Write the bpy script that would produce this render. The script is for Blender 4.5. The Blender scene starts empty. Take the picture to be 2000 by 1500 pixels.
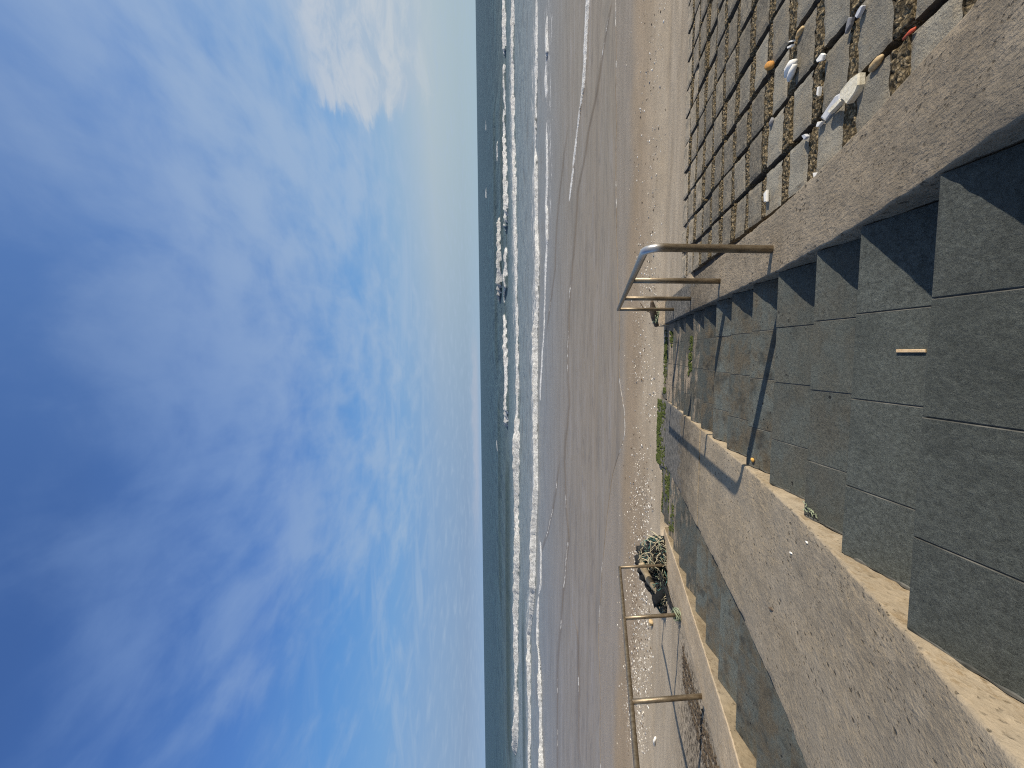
import bpy, math, random
import numpy as np
from mathutils import Vector, Matrix, noise

# ------------------------------------------------------------------ basics
S, ZS = 1.2, 4.1                      # metres per survey unit, sea level below the eye
scn = bpy.context.scene
COL = scn.collection
ORG = {}
rnd = random.Random(11)

def W(p):
    return Vector((S * p[0], S * p[1], S * (p[2] + ZS)))

def smooth(a, b, x):
    t = np.clip((np.asarray(x, float) - a) / (b - a), 0, 1)
    return t * t * (3 - 2 * t)

def hash2(i, j, s):
    h = (i.astype(np.int64) * 374761393 + j.astype(np.int64) * 668265263 + s * 1442695041) & 0xffffffff
    h = ((h ^ (h >> 13)) * 1274126177) & 0xffffffff
    h = h ^ (h >> 16)
    return (h & 0xffff) / 65535.0

def vnoise(x, y, s=0):
    x = np.asarray(x, float); y = np.asarray(y, float)
    x, y = np.broadcast_arrays(x, y)
    i = np.floor(x); j = np.floor(y); fx = x - i; fy = y - j
    fx = fx * fx * (3 - 2 * fx); fy = fy * fy * (3 - 2 * fy)
    a = hash2(i, j, s); b = hash2(i + 1, j, s); c = hash2(i, j + 1, s); d = hash2(i + 1, j + 1, s)
    return (a + (b - a) * fx) + ((c + (d - c) * fx) - (a + (b - a) * fx)) * fy - .5

def fbm(x, y, s=0, o=4):
    r = 0; a = 1.0
    for k in range(o):
        r = r + a * vnoise(x * 2 ** k, y * 2 ** k, s + k * 7); a *= .5
    return r

def label(o, lab=None, cat=None, group=None, kind=None):
    if lab: o['label'] = lab
    if cat: o['category'] = cat
    if group: o['group'] = group
    if kind: o['kind'] = kind
    return o

def empty(name, origin, lab, cat, group=None):
    o = bpy.data.objects.new(name, None); COL.objects.link(o)
    o.empty_display_size = .1
    o.location = W(origin); ORG[o.name] = W(origin)
    return label(o, lab, cat, group)

def mk(name, verts, faces, mats, parent=None, origin=None, smth=False, mi=None, attrs=None, fattr=None):
    """verts in survey units -> one mesh object with its origin at `origin`"""
    V = np.asarray(verts, float).reshape(-1, 3)
    if origin is None:
        origin = (V[:, 0].mean(), V[:, 1].mean(), V[:, 2].min())
    ow = W(origin)
    Vw = np.stack([S * V[:, 0], S * V[:, 1], S * (V[:, 2] + ZS)], 1) - np.array(ow)
    me = bpy.data.meshes.new(name)
    if isinstance(faces, np.ndarray):
        nf = len(faces); k = faces.shape[1]
        me.vertices.add(len(V)); me.vertices.foreach_set('co', Vw.ravel())
        me.loops.add(nf * k); me.loops.foreach_set('vertex_index', faces.ravel().astype(np.int32))
        me.polygons.add(nf); me.polygons.foreach_set('loop_start', np.arange(0, nf * k, k, dtype=np.int32))
        me.update(calc_edges=True)
    else:
        me.from_pydata([tuple(v) for v in Vw], [], faces)
    if not isinstance(mats, (list, tuple)): mats = [mats]
    for m in mats: me.materials.append(m)
    if mi is not None: me.polygons.foreach_set('material_index', np.asarray(mi, np.int32))
    if smth: me.polygons.foreach_set('use_smooth', np.ones(len(me.polygons), bool))
    if attrs:
        for k, a in attrs.items():
            at = me.attributes.new(k, 'FLOAT', 'POINT'); at.data.foreach_set('value', np.asarray(a, np.float32).ravel())
    me.validate(); me.update()
    o = bpy.data.objects.new(name, me); COL.objects.link(o)
    ORG[o.name] = ow
    if parent is not None:
        o.parent = parent; o.location = ow - ORG[parent.name]
    else:
        o.location = ow
    return o

def gridfaces(nr, nc):
    i = np.arange(nr - 1)[:, None] * nc + np.arange(nc - 1)[None, :]
    return np.stack([i, i + 1, i + nc + 1, i + nc], -1).reshape(-1, 4)

class MB:
    """collects shapes for one mesh"""
    def __init__(s): s.v = []; s.f = []; s.m = []
    def add(s, vs, fs, m=0):
        b = len(s.v); s.v += [tuple(v) for v in vs]; s.f += [[b + i for i in f] for f in fs]; s.m += [m] * len(fs)
    def box(s, x0, x1, y0, y1, z0, z1, bev=.004, m=0, tilt=(0, 0), bm=None):
        b = bev
        def zt(x, y, z): return z + tilt[0] * (x - (x0 + x1) / 2) + tilt[1] * (y - (y0 + y1) / 2)
        vs = [(x0, y0, z0), (x1, y0, z0), (x1, y1, z0), (x0, y1, z0),
              (x0, y0, zt(x0, y0, z1 - b)), (x1, y0, zt(x1, y0, z1 - b)), (x1, y1, zt(x1, y1, z1 - b)), (x0, y1, zt(x0, y1, z1 - b)),
              (x0 + b, y0 + b, zt(x0, y0, z1)), (x1 - b, y0 + b, zt(x1, y0, z1)), (x1 - b, y1 - b, zt(x1, y1, z1)), (x0 + b, y1 - b, zt(x0, y1, z1))]
        fs = [(3, 2, 1, 0)]
        for q in range(4):
            r = (q + 1) % 4
            fs += [(q, r, 4 + r, 4 + q), (4 + q, 4 + r, 8 + r, 8 + q)]
        fs.append((8, 9, 10, 11)); s.add(vs, fs, m)
        if bm is not None:
            for q in range(4): s.m[-2 - 2 * (3 - q)] = bm
    def tube(s, pts, r, n=12, m=0, cap=True, squash=1.0):
        pts = [Vector(p) for p in pts]; rings = []
        up = Vector((0, 0, 1))
        prevx = None
        for i, p in enumerate(pts):
            a = pts[max(i - 1, 0)]; c = pts[min(i + 1, len(pts) - 1)]
            t = (c - a)
            t = t.normalized() if t.length > 1e-9 else Vector((0, 1, 0))
            if prevx is None:
                x = t.cross(up)
                if x.length < .1: x = t.cross(Vector((0, 1, 0)))
            else:
                x = prevx - t * prevx.dot(t)
            x.normalize(); prevx = x; y = t.cross(x)
            rr = r[i] if isinstance(r, (list, tuple)) else r
            rings.append([p + x * (rr * math.cos(2 * math.pi * k / n)) + y * (rr * squash * math.sin(2 * math.pi * k / n)) for k in range(n)])
        vs = [v for g in rings for v in g]; fs = []
        for i in range(len(rings) - 1):
            for k in range(n):
                k2 = (k + 1) % n
                fs.append((i * n + k, i * n + k2, (i + 1) * n + k2, (i + 1) * n + k))
        if cap:
            fs.append(tuple(range(n))[::-1]); fs.append(tuple((len(rings) - 1) * n + k for k in range(n)))
        s.add(vs, fs, m)
    def lump(s, c, dim, seed=0, n=8, rough=.2, m=0, rot=0, flat=-1.0, freq=1.6):
        c = Vector(c); vs = []; fs = []; R = Matrix.Rotation(rot, 3, 'Z'); nr = max(4, n // 2 + 1)
        for i in range(nr + 1):
            th = math.pi * i / nr
            for k in range(n):
                ph = 2 * math.pi * k / n
                d = Vector((math.sin(th) * math.cos(ph), math.sin(th) * math.sin(ph), math.cos(th)))
                q = 1 + rough * noise.noise(d * freq + Vector((seed * 3.1, seed * 1.7, seed)))* 1.6
                p = Vector((d.x * dim[0], d.y * dim[1], max(d.z, flat) * dim[2])) * q
                vs.append(c + R @ p)
        for i in range(nr):
            for k in range(n):
                k2 = (k + 1) % n
                fs.append((i * n + k, (i + 1) * n + k, (i + 1) * n + k2, i * n + k2))
        s.add(vs, fs, m)
    def prism(s, pts, th, m=0, bev=.15, nrm=(0, .26, .965)):
        """pts: top outline in space; extruded down along -nrm, edges softened"""
        P = [Vector(p) for p in pts]; c = sum(P, Vector()) / len(P); N_ = Vector(nrm).normalized(); n = len(P)
        top = [c + (p - c) * (1 - bev) + N_ * 0 for p in P]
        mid = [p - N_ * th * .25 for p in P]
        low = [c + (p - c) * .96 - N_ * th for p in P]
        vs = top + mid + low; fs = [tuple(range(n)), tuple(range(2 * n, 3 * n))[::-1]]
        for k in range(n):
            k2 = (k + 1) % n
            fs += [(k2, k, n + k, n + k2), (n + k2, n + k, 2 * n + k, 2 * n + k2)]
        s.add(vs, fs, m)
    def mk(s, name, mats, parent=None, origin=None, smth=False):
        o = mk(name, s.v, s.f, mats, parent, origin, smth, s.m)
        import bmesh
        bm = bmesh.new(); bm.from_mesh(o.data); bmesh.ops.recalc_face_normals(bm, faces=bm.faces); bm.to_mesh(o.data); bm.free()
        return o

# ------------------------------------------------------------------ materials
class Mat:
    def __init__(s, name, rough=.8, spec=.3, metal=0):
        s.m = bpy.data.materials.new(name); s.m.use_nodes = True
        s.t = s.m.node_tree; s.b = s.t.nodes['Principled BSDF']
        s.b.inputs['Roughness'].default_value = rough; s.b.inputs['Specular IOR Level'].default_value = spec
        s.b.inputs['Metallic'].default_value = metal
    def n(s, typ): return s.t.nodes.new(typ)
    def put(s, sock, v):
        if hasattr(v, 'is_linked') or hasattr(v, 'links'): s.t.links.new(v, sock)
        elif isinstance(v, (tuple, list)): sock.default_value = (*v, 1) if len(v) == 3 and len(sock.default_value) == 4 else v
        else: sock.default_value = v
    def pos(s): return s.n('ShaderNodeNewGeometry').outputs['Position']
    def obj(s): return s.n('ShaderNodeTexCoord').outputs['Object']
    def island(s): return s.n('ShaderNodeNewGeometry').outputs['Random Per Island']
    def orand(s): return s.n('ShaderNodeObjectInfo').outputs['Random']
    def attr(s, a):
        x = s.n('ShaderNodeAttribute'); x.attribute_name = a; return x.outputs['Fac']
    def sc(s, v, k):
        x = s.n('ShaderNodeMapping'); s.put(x.inputs['Vector'], v); x.inputs['Scale'].default_value = k; return x.outputs[0]
    def add(s, a, b):
        x = s.n('ShaderNodeVectorMath'); x.operation = 'ADD'; s.put(x.inputs[0], a); s.put(x.inputs[1], b); return x.outputs[0]
    def comb(s, v):
        x = s.n('ShaderNodeCombineXYZ')
        for i in range(3): s.put(x.inputs[i], v)
        return x.outputs[0]
    def noise(s, v, scale, det=4, rough=.55, dist=0):
        x = s.n('ShaderNodeTexNoise'); s.put(x.inputs['Vector'], v); x.inputs['Scale'].default_value = scale
        x.inputs['Detail'].default_value = det; x.inputs['Roughness'].default_value = rough; x.inputs['Distortion'].default_value = dist
        return x.outputs['Fac']
    def vor(s, v, scale, feat='F1', rnd_=1.0):
        x = s.n('ShaderNodeTexVoronoi'); s.put(x.inputs['Vector'], v); x.inputs['Scale'].default_value = scale; x.feature = feat
        x.inputs['Randomness'].default_value = rnd_; return x
    def ramp(s, f, stops, interp='LINEAR'):
        x = s.n('ShaderNodeValToRGB'); s.put(x.inputs[0], f); e = x.color_ramp.elements; x.color_ramp.interpolation = interp
        while len(e) < len(stops): e.new(.5)
        for q, (p, c) in zip(e, stops):
            q.position = p; q.color = (c, c, c, 1) if isinstance(c, (int, float)) else (*c, 1)
        return x.outputs[0]
    def math(s, op, a, b=0.0, c=None):
        x = s.n('ShaderNodeMath'); x.operation = op; s.put(x.inputs[0], a); s.put(x.inputs[1], b)
        if c is not None: s.put(x.inputs[2], c)
        return x.outputs[0]
    def mix(s, f, a, b, mode='MIX'):
        x = s.n('ShaderNodeMix'); x.data_type = 'RGBA'; x.blend_type = mode
        s.put(x.inputs['Factor'], f); s.put(x.inputs['A'], a) if 0 else None
        s.put([i for i in x.inputs if i.name == 'A' and i.type == 'RGBA'][0], a)
        s.put([i for i in x.inputs if i.name == 'B' and i.type == 'RGBA'][0], b)
        return [o for o in x.outputs if o.type == 'RGBA'][0]
    def sep(s, v):
        x = s.n('ShaderNodeSeparateXYZ'); s.put(x.inputs[0], v); return x.outputs
    def rng(s, v, a, b, c=0.0, d=1.0):
        x = s.n('ShaderNodeMapRange'); s.put(x.inputs[0], v); x.inputs[1].default_value = a; x.inputs[2].default_value = b
        x.inputs[3].default_value = c; x.inputs[4].default_value = d; x.interpolation_type = 'SMOOTHSTEP'; return x.outputs[0]
    def bump(s, h, dist, strength=1.0, nrm=None):
        x = s.n('ShaderNodeBump'); s.put(x.inputs['Height'], h); x.inputs['Distance'].default_value = dist
        s.put(x.inputs['Strength'], strength)
        if nrm is not None: s.put(x.inputs['Normal'], nrm)
        return x.outputs[0]
    def out(s, col=None, nrm=None, rough=None):
        if col is not None: s.put(s.b.inputs['Base Color'], col)
        if nrm is not None: s.put(s.b.inputs['Normal'], nrm)
        if rough is not None: s.put(s.b.inputs['Roughness'], rough)
        return s.m

def m_slate(name, tone=1.0, brown=0.0, sand=0.0, grain=1.0):
    M = Mat(name, .75, .25); p = M.pos(); isl = M.island()
    q = M.add(p, M.comb(M.math('MULTIPLY', isl, 7.0)))
    fine = M.noise(q, 44, 7, .82); mid = M.noise(q, 11, 5, .7); big = M.noise(q, 2.4, 4, .6)
    c = M.ramp(fine, [(.33, (.030 * tone, .034 * tone, .031 * tone)), (.47, (.083 * tone, .092 * tone, .084 * tone)), (.58, (.122 * tone, .134 * tone, .123 * tone)), (.72, (.22 * tone, .23 * tone, .21 * tone))])
    c = M.mix(M.ramp(mid, [(.46, 0.0), (.70, .55)]), c, (.145 * tone, .165 * tone, .150 * tone))
    c = M.mix(M.ramp(isl, [(0, 0.0), (1, .35)]), c, (.125 * tone, .138 * tone, .118 * tone))
    c = M.mix(M.ramp(big, [(.52, 0.0), (.70, .38)]), c, (.035 * tone, .041 * tone, .037 * tone))
    fl = M.vor(q, 40).outputs['Distance']
    c = M.mix(M.math('MULTIPLY', M.ramp(fl, [(.05, 1.0), (.13, 0.0)]), M.ramp(M.noise(q, 11, 2), [(.58, 0.0), (.66, .7)])), c, (.36, .36, .33))
    c = M.mix(M.rng(M.orand(), 0, 1, 0, .36), c, (.050 * tone, .055 * tone, .050 * tone))
    if brown:
        st = M.noise(M.sc(q, (1, 1.3, 1)), 3.4, 6, .7)
        c = M.mix(M.math('MULTIPLY', M.ramp(st, [(.42, 0.0), (.60, 1.0)]), brown * .8), c, M.mix(M.ramp(fine, [(.35, 0.0), (.65, 1.0)]), (.085, .066, .040), (.185, .150, .098)))
        c = M.mix(M.math('MULTIPLY', M.ramp(M.noise(q, 5.5, 6, .75), [(.53, 0.0), (.64, 1.0)]), brown * .65), c, (.030, .030, .025))
        dk = M.vor(q, 15).outputs['Distance']
        c = M.mix(M.math('MULTIPLY', M.ramp(dk, [(.12, 1.0), (.18, 0.0)]), M.ramp(M.noise(q, 1.7, 2), [(.55, 0.0), (.62, .9)])), c, (.012, .012, .012))
    if sand:
        sn = M.noise(M.sc(p, (.45, 1.8, 1)), 3.2, 6, .72)
        t0 = .66 - .32 * sand
        c = M.mix(M.ramp(sn, [(t0, 0.0), (t0 + .10, 1.0)]), c, M.ramp(M.noise(p, 60, 5, .75), [(.35, (.20, .155, .105)), (.65, (.46, .375, .275))]))
        c = M.mix(M.ramp(M.noise(M.sc(p, (.6, 1.4, 1)), 6, 6, .75), [(.55, 0.0), (.64, .85)]), c, (.045, .045, .035))
    b = M.bump(fine, .030 * grain, 1.0)
    b = M.bump(M.noise(q, 30, 4, .65), .012 * grain, .7, b)
    return M.out(c, b)

def m_concrete(name, base, var=.25, tan=None, tanf=0.0, pits=.5, brush=0.0, stain_y=None):
    M = Mat(name, .9, .15); p = M.pos()
    k = lambda f: tuple(min(1, v * f) for v in base)
    n1 = M.noise(p, 1.6, 6, .65); n2 = M.noise(p, 13, 6, .72); n3 = M.noise(p, 75, 6, .8)
    c = M.mix(M.ramp(n1, [(.36, 0.0), (.66, 1.0)]), k(1 - var), k(1 + var * .7))
    c = M.mix(M.ramp(n2, [(.38, .45), (.55, 0.0)]), c, k(.66))
    c = M.mix(M.ramp(n2, [(.52, 0.0), (.68, .5)]), c, k(1.25))
    patch = M.ramp(M.noise(M.sc(p, (1.5, .8, 1)), 2.6, 5, .68), [(.40, 0.0), (.60, 1.0)])
    gr_ = M.math('ADD', .18, M.math('MULTIPLY', patch, .60))
    c = M.mix(M.math('MULTIPLY', gr_, M.ramp(n3, [(.34, .60), (.48, 0.0)])), c, k(.55))
    c = M.mix(M.math('MULTIPLY', gr_, M.ramp(n3, [(.56, 0.0), (.70, .5)])), c, k(1.45))
    if tan:
        tn = M.noise(M.sc(p, (2.4, .9, 1.5)), 11, 6, .82); tm = M.math('ADD', M.math('MULTIPLY', M.noise(M.sc(p, (1.6, .6, 1)), 1.3, 4, .65), .5), M.math('MULTIPLY', patch, .5))
        f = M.math('MULTIPLY', M.ramp(tn, [(.48, 0.0), (.57, 1.0)]), M.ramp(tm, [(.34, .10 * tanf), (.62, tanf)]))
        c = M.mix(f, c, M.mix(M.ramp(n3, [(.35, 0.0), (.6, 1.0)]), tuple(v * .7 for v in tan), tan))
    stk = M.noise(M.sc(p, (3.2, .35, 1)), 1.7, 5, .65)
    c = M.mix(M.ramp(stk, [(.50, 0.0), (.70, .45)]), c, k(.60))
    c = M.mix(M.ramp(M.noise(p, .9, 4, .6), [(.48, 0.0), (.66, .40)]), c, (.285, .252, .20))
    if stain_y:
        y = M.sep(p)[1]
        a, b_ = stain_y
        sy = M.math('ADD', y, M.rng(M.noise(M.sc(p, (2.5, .6, 1)), 3.0, 5, .7), 0, 1, -1.0, 1.0))
        c = M.mix(M.math('MULTIPLY', M.rng(sy, a * S, b_ * S), .8), c, M.mix(M.ramp(n2, [(.4, 0.0), (.62, 1.0)]), k(.20), k(.52)))
        g = M.rng(sy, b_ * S - .1, b_ * S + .35)
        c = M.mix(M.math('MULTIPLY', g, .7), c, M.mix(M.ramp(n2, [(.4, 0.0), (.62, 1.0)]), (.075, .078, .075), (.21, .205, .19)))
    wv = M.add(p, M.comb(M.math('MULTIPLY', n2, .05)))
    pit = M.vor(M.sc(wv, (1.5, .8, 1)), 13); pit2 = M.vor(M.sc(wv, (1.5, .8, 1)), 34)
    pm = M.math('MULTIPLY', M.ramp(pit.outputs['Distance'], [(.10, 1.0), (.22, 0.0)]), M.ramp(M.noise(p, 3.2, 5, .65), [(.44, 0.0), (.54, 1.0)]))
    pm2 = M.math('MULTIPLY', M.ramp(pit2.outputs['Distance'], [(.12, 1.0), (.26, 0.0)]), M.ramp(M.noise(p, 6, 4, .65), [(.46, 0.0), (.55, 1.0)]))
    pm = M.math('MAXIMUM', pm, M.math('MULTIPLY', pm2, .8))
    c = M.mix(M.math('MINIMUM', M.math('MULTIPLY', pm, pits * 1.1), 1.0), c, k(.20))
    h = M.math('SUBTRACT', M.math('ADD', M.math('MULTIPLY', n3, M.math('MULTIPLY', gr_, .38)), M.math('MULTIPLY', n2, .9)), M.math('MULTIPLY', pm, .8 * pits))
    b = M.bump(h, .022 if brush > .5 else .013, 1.0)
    b = M.bump(M.noise(M.sc(p, (1.4, .8, 1)), 27, 4, .6), .016 if brush > .5 else .008, .8, b)
    if brush:
        w = M.noise(M.sc(p, (70, 17, 20)), 1.0, 5, .7)
        b = M.bump(w, .016 * brush, .9, b)
    return M.out(c, b)

def m_block(name):
    M = Mat(name, .9, .15); p = M.pos(); r = M.orand(); isl = M.island()
    n1 = M.noise(p, 5, 5, .6); n2 = M.noise(p, 26, 5, .7); n3 = M.noise(p, 110, 4, .7)
    c = M.mix(M.ramp(n1, [(.35, 0.0), (.65, 1.0)]), (.25, .232, .190), (.375, .35, .285))
    c = M.mix(M.ramp(n3, [(.32, .6), (.52, 0.0)]), c, (.085, .08, .07))
    c = M.mix(M.ramp(M.noise(M.sc(p, (2.5, 1, 1)), 7, 5, .7), [(.60, 0.0), (.72, .8)]), c, (.14, .095, .05))
    y = M.math('ADD', M.sep(p)[1], M.rng(n1, 0, 1, -.9, .9))
    low = M.rng(M.math('ADD', y, M.rng(r, 0, 1, -.7, .7)), 2.35 * S, 3.2 * S)
    sp = M.noise(p, 34, 6, .82)
    dk = M.ramp(sp, [(.36, (.045, .039, .031)), (.47, (.145, .127, .100)), (.57, (.27, .24, .185)), (.70, (.45, .40, .30))])
    c = M.mix(M.math('MULTIPLY', low, .85), c, dk)
    lw = M.rng(y, 4.4 * S, 5.2 * S)
    c = M.mix(M.math('MULTIPLY', lw, M.ramp(M.noise(p, 7, 5, .65), [(.40, .25), (.55, 1.0)])), c, (.40, .34, .255))
    c = M.mix(M.math('MULTIPLY', M.ramp(M.noise(p, 4.2, 6, .7), [(.48, 0.0), (.62, .75)]), .8), c, M.mix(M.ramp(n3, [(.35, 0.0), (.62, 1.0)]), (.26, .215, .145), (.43, .365, .265)))
    c = M.mix(M.rng(r, 0, 1, 0, .34), c, (.085, .078, .064))
    b = M.bump(M.math('ADD', n3, M.math('MULTIPLY', n2, 1.4)), .012, .9)
    return M.out(c, b)

def m_aggregate(name):
    M = Mat(name, .95, .1); p = M.pos()
    v = M.vor(p, 40)
    c = M.ramp(M.noise(p, 38, 5, .75), [(.32, (.12, .09, .05)), (.5, (.36, .28, .165)), (.68, (.58, .47, .31))])
    c = M.mix(M.ramp(v.outputs['Distance'], [(.30, 0.0), (.60, .75)]), c, (.06, .045, .025))
    b = M.bump(M.math('MULTIPLY', v.outputs['Distance'], -1), .030, 1.0)
    b = M.bump(M.noise(p, 90, 4, .7), .012, .9, b)
    return M.out(c, b)

def m_sand(name):
    M = Mat(name, .9, .1); p = M.pos(); wet = M.attr('wet'); damp = M.attr('damp'); darken = M.attr('dark')
    n1 = M.noise(M.sc(p, (.35, 1.5, 1)), 1.3, 6, .6); n2 = M.noise(p, 26, 5, .7); n3 = M.noise(p, 240, 3, .7)
    c = M.mix(M.ramp(n1, [(.35, 0.0), (.65, 1.0)]), (.375, .308, .222), (.485, .408, .305))
    c = M.mix(M.ramp(n2, [(.33, .32), (.52, 0.0)]), c, (.25, .19, .135))
    c = M.mix(M.ramp(n3, [(.33, .45), (.5, 0.0)]), c, (.20, .155, .11))
    c = M.mix(damp, c, M.mix(M.ramp(n1, [(.3, 0.0), (.7, 1.0)]), (.28, .218, .150), (.335, .262, .185)))
    # scatter of shell grit too small to model
    for sc_, col, lo, hi in ((15, (.62, .57, .48), .055, .10), (22, (.05, .04, .03), .06, .11), (33, (.55, .48, .38), .07, .12)):
        v = M.vor(p, sc_); msk = M.math('MULTIPLY', M.ramp(v.outputs['Distance'], [(lo, 1.0), (hi, 0.0)]), M.math('MULTIPLY', M.attr('grit'), M.ramp(M.noise(p, sc_ * .23, 2), [(.42, 0.0), (.55, 1.0)])))
        c = M.mix(msk, c, col)
    c = M.mix(M.math('MULTIPLY', darken, M.ramp(M.noise(p, 16, 6, .75), [(.45, 0.0), (.58, 1.0)])), c, (.055, .043, .03))  # dark blotches on the sand by the narrow kerb and revetment foot
    wc = M.mix(M.ramp(M.noise(M.sc(p, (.22, 1.6, 1)), 1.6, 5, .6), [(.35, 0.0), (.65, 1.0)]), (.25, .203, .145), (.30, .248, .185))
    c = M.mix(wet, c, wc)
    rough = M.math('SUBTRACT', M.math('SUBTRACT', .92, M.math('MULTIPLY', damp, .12)), M.math('MULTIPLY', wet, .38))
    b = M.bump(M.math('ADD', M.math('MULTIPLY', n2, 1.2), n3), M_dry, .8)
    M.put(M.b.inputs['Specular IOR Level'], M.rng(wet, 0, 1, .1, .30))
    return M.out(c, b, rough)
M_dry = .010

def m_sea(name):
    M = Mat(name, .3, .4); p = M.pos(); foam = M.attr('foam'); lip = M.attr('lip'); dist = M.attr('yy'); face = M.attr('face'); churn = M.attr('churn')
    c = M.ramp(M.math('DIVIDE', dist, 120.0), [(.09, (.258, .204, .138)), (.15, (.238, .200, .150)), (.20, (.20, .198, .188)), (.26, (.195, .225, .232)), (.37, (.175, .225, .245)), (.44, (.12, .165, .18)), (.52, (.085, .118, .122)), (.70, (.064, .104, .120)), (1, (.052, .090, .110))])
    # wind ripples and swell: three ranges of size, each visible at its own distance
    s1 = M.noise(M.sc(p, (.16, 1.5, 1)), 1.0, 6, .68, .4)      # wash over the sand
    s2 = M.noise(M.sc(p, (.30, .62, 1)), 1.0, 6, .70, .3)      # surf zone
    s3 = M.noise(M.sc(p, (.17, .055, 1)), 1.0, 6, .72, .2)     # open water
    s1b = M.noise(M.sc(M.add(p, (0, 0, 0)), (.55, 2.8, 1)), 1.0, 5, .7, 1.2)
    f12 = M.rng(dist, 18, 30); f23 = M.rng(dist, 44, 70)
    sw = M.math('ADD', M.math('MULTIPLY', s1, M.math('SUBTRACT', 1.0, f12)), M.math('MULTIPLY', s2, f12))
    sw = M.math('ADD', M.math('MULTIPLY', sw, M.math('SUBTRACT', 1.0, f23)), M.math('MULTIPLY', s3, f23))
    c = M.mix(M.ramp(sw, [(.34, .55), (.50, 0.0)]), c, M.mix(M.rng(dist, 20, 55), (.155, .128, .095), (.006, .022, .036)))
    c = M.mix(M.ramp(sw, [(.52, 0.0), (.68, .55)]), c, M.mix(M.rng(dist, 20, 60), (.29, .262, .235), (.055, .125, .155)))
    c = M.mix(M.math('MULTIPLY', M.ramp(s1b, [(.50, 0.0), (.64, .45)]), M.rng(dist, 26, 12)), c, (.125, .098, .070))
    c = M.mix(M.math('MULTIPLY', lip, .5), c, (.135, .098, .055))  # brown shade of the swash lips mixed into the colour
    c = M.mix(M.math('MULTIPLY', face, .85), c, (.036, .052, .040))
    fn = M.noise(M.sc(p, (.9, 1.2, 2)), 2.0, 7, .78)
    fs = M.noise(M.sc(p, (.34, 1.1, 1)), 1.8, 7, .80, .6)
    a = M.ramp(M.math('ADD', foam, M.math('MULTIPLY', M.math('SUBTRACT', fn, .5), 1.15)), [(.36, 0.0), (.50, 1.0)])
    bk = M.ramp(M.math('ADD', churn, M.math('MULTIPLY', M.math('SUBTRACT', fs, .5), 2.2)), [(.50, 0.0), (.64, .9)])
    fmask = M.math('MAXIMUM', a, bk)
    fc = M.mix(M.ramp(M.noise(p, 3.2, 6, .75), [(.38, 0.0), (.58, 1.0)]), (.46, .46, .45), (.80, .80, .78))
    c = M.mix(fmask, c, fc)
    rough = M.math('ADD', M.rng(dist, 12, 60, .34, .58), M.math('MULTIPLY', fmask, .4))
    near = M.bump(M.noise(M.sc(p, (1.2, 6.0, 1)), 1.6, 6, .65), .020, M.rng(dist, 11, 24, .4, 1.0))
    b = M.bump(s1, .05, M.rng(dist, 11, 20, .3, 1.0), near)
    b = M.bump(s2, .55, M.rng(dist, 20, 40, .0, 1.0), b)
    b = M.bump(s3, 2.2, M.rng(dist, 45, 80, .0, 1.0), b)
    b = M.bump(fn, .30, M.math('MULTIPLY', fmask, .8), b)
    M.put(M.b.inputs['Specular IOR Level'], M.rng(dist, 12, 60, .14, .16))
    return M.out(c, b, rough)

def m_metal(name):
    M = Mat(name, .42, .5, .75); p = M.pos()
    n = M.noise(M.sc(p, (9, 9, 2.5)), 3, 5, .65); f = M.noise(p, 70, 4, .7)
    c = M.mix(M.ramp(n, [(.38, 0.0), (.62, 1.0)]), (.17, .13, .085), (.30, .245, .17))
    c = M.mix(M.ramp(f, [(.30, .5), (.48, 0.0)]), c, (.09, .06, .035))
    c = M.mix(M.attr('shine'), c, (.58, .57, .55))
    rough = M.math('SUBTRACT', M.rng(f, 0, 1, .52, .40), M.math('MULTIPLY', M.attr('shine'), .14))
    return M.out(c, M.bump(f, .002, .5), rough)

def m_plain(name, a, b, scale=30, rough=.8, bumpd=.004, spec=.25, byisland=False):
    M = Mat(name, rough, spec); p = M.obj()
    f = M.noise(p, scale, 5, .65)
    c = M.mix(M.ramp(f, [(.35, 0.0), (.65, 1.0)]), a, b)
    if byisland: c = M.mix(M.math('MULTIPLY', M.island(), .9), c, b)
    c = M.mix(M.math('MULTIPLY', M.orand(), .25), c, a)
    return M.out(c, M.bump(f, bumpd, .8))

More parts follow.
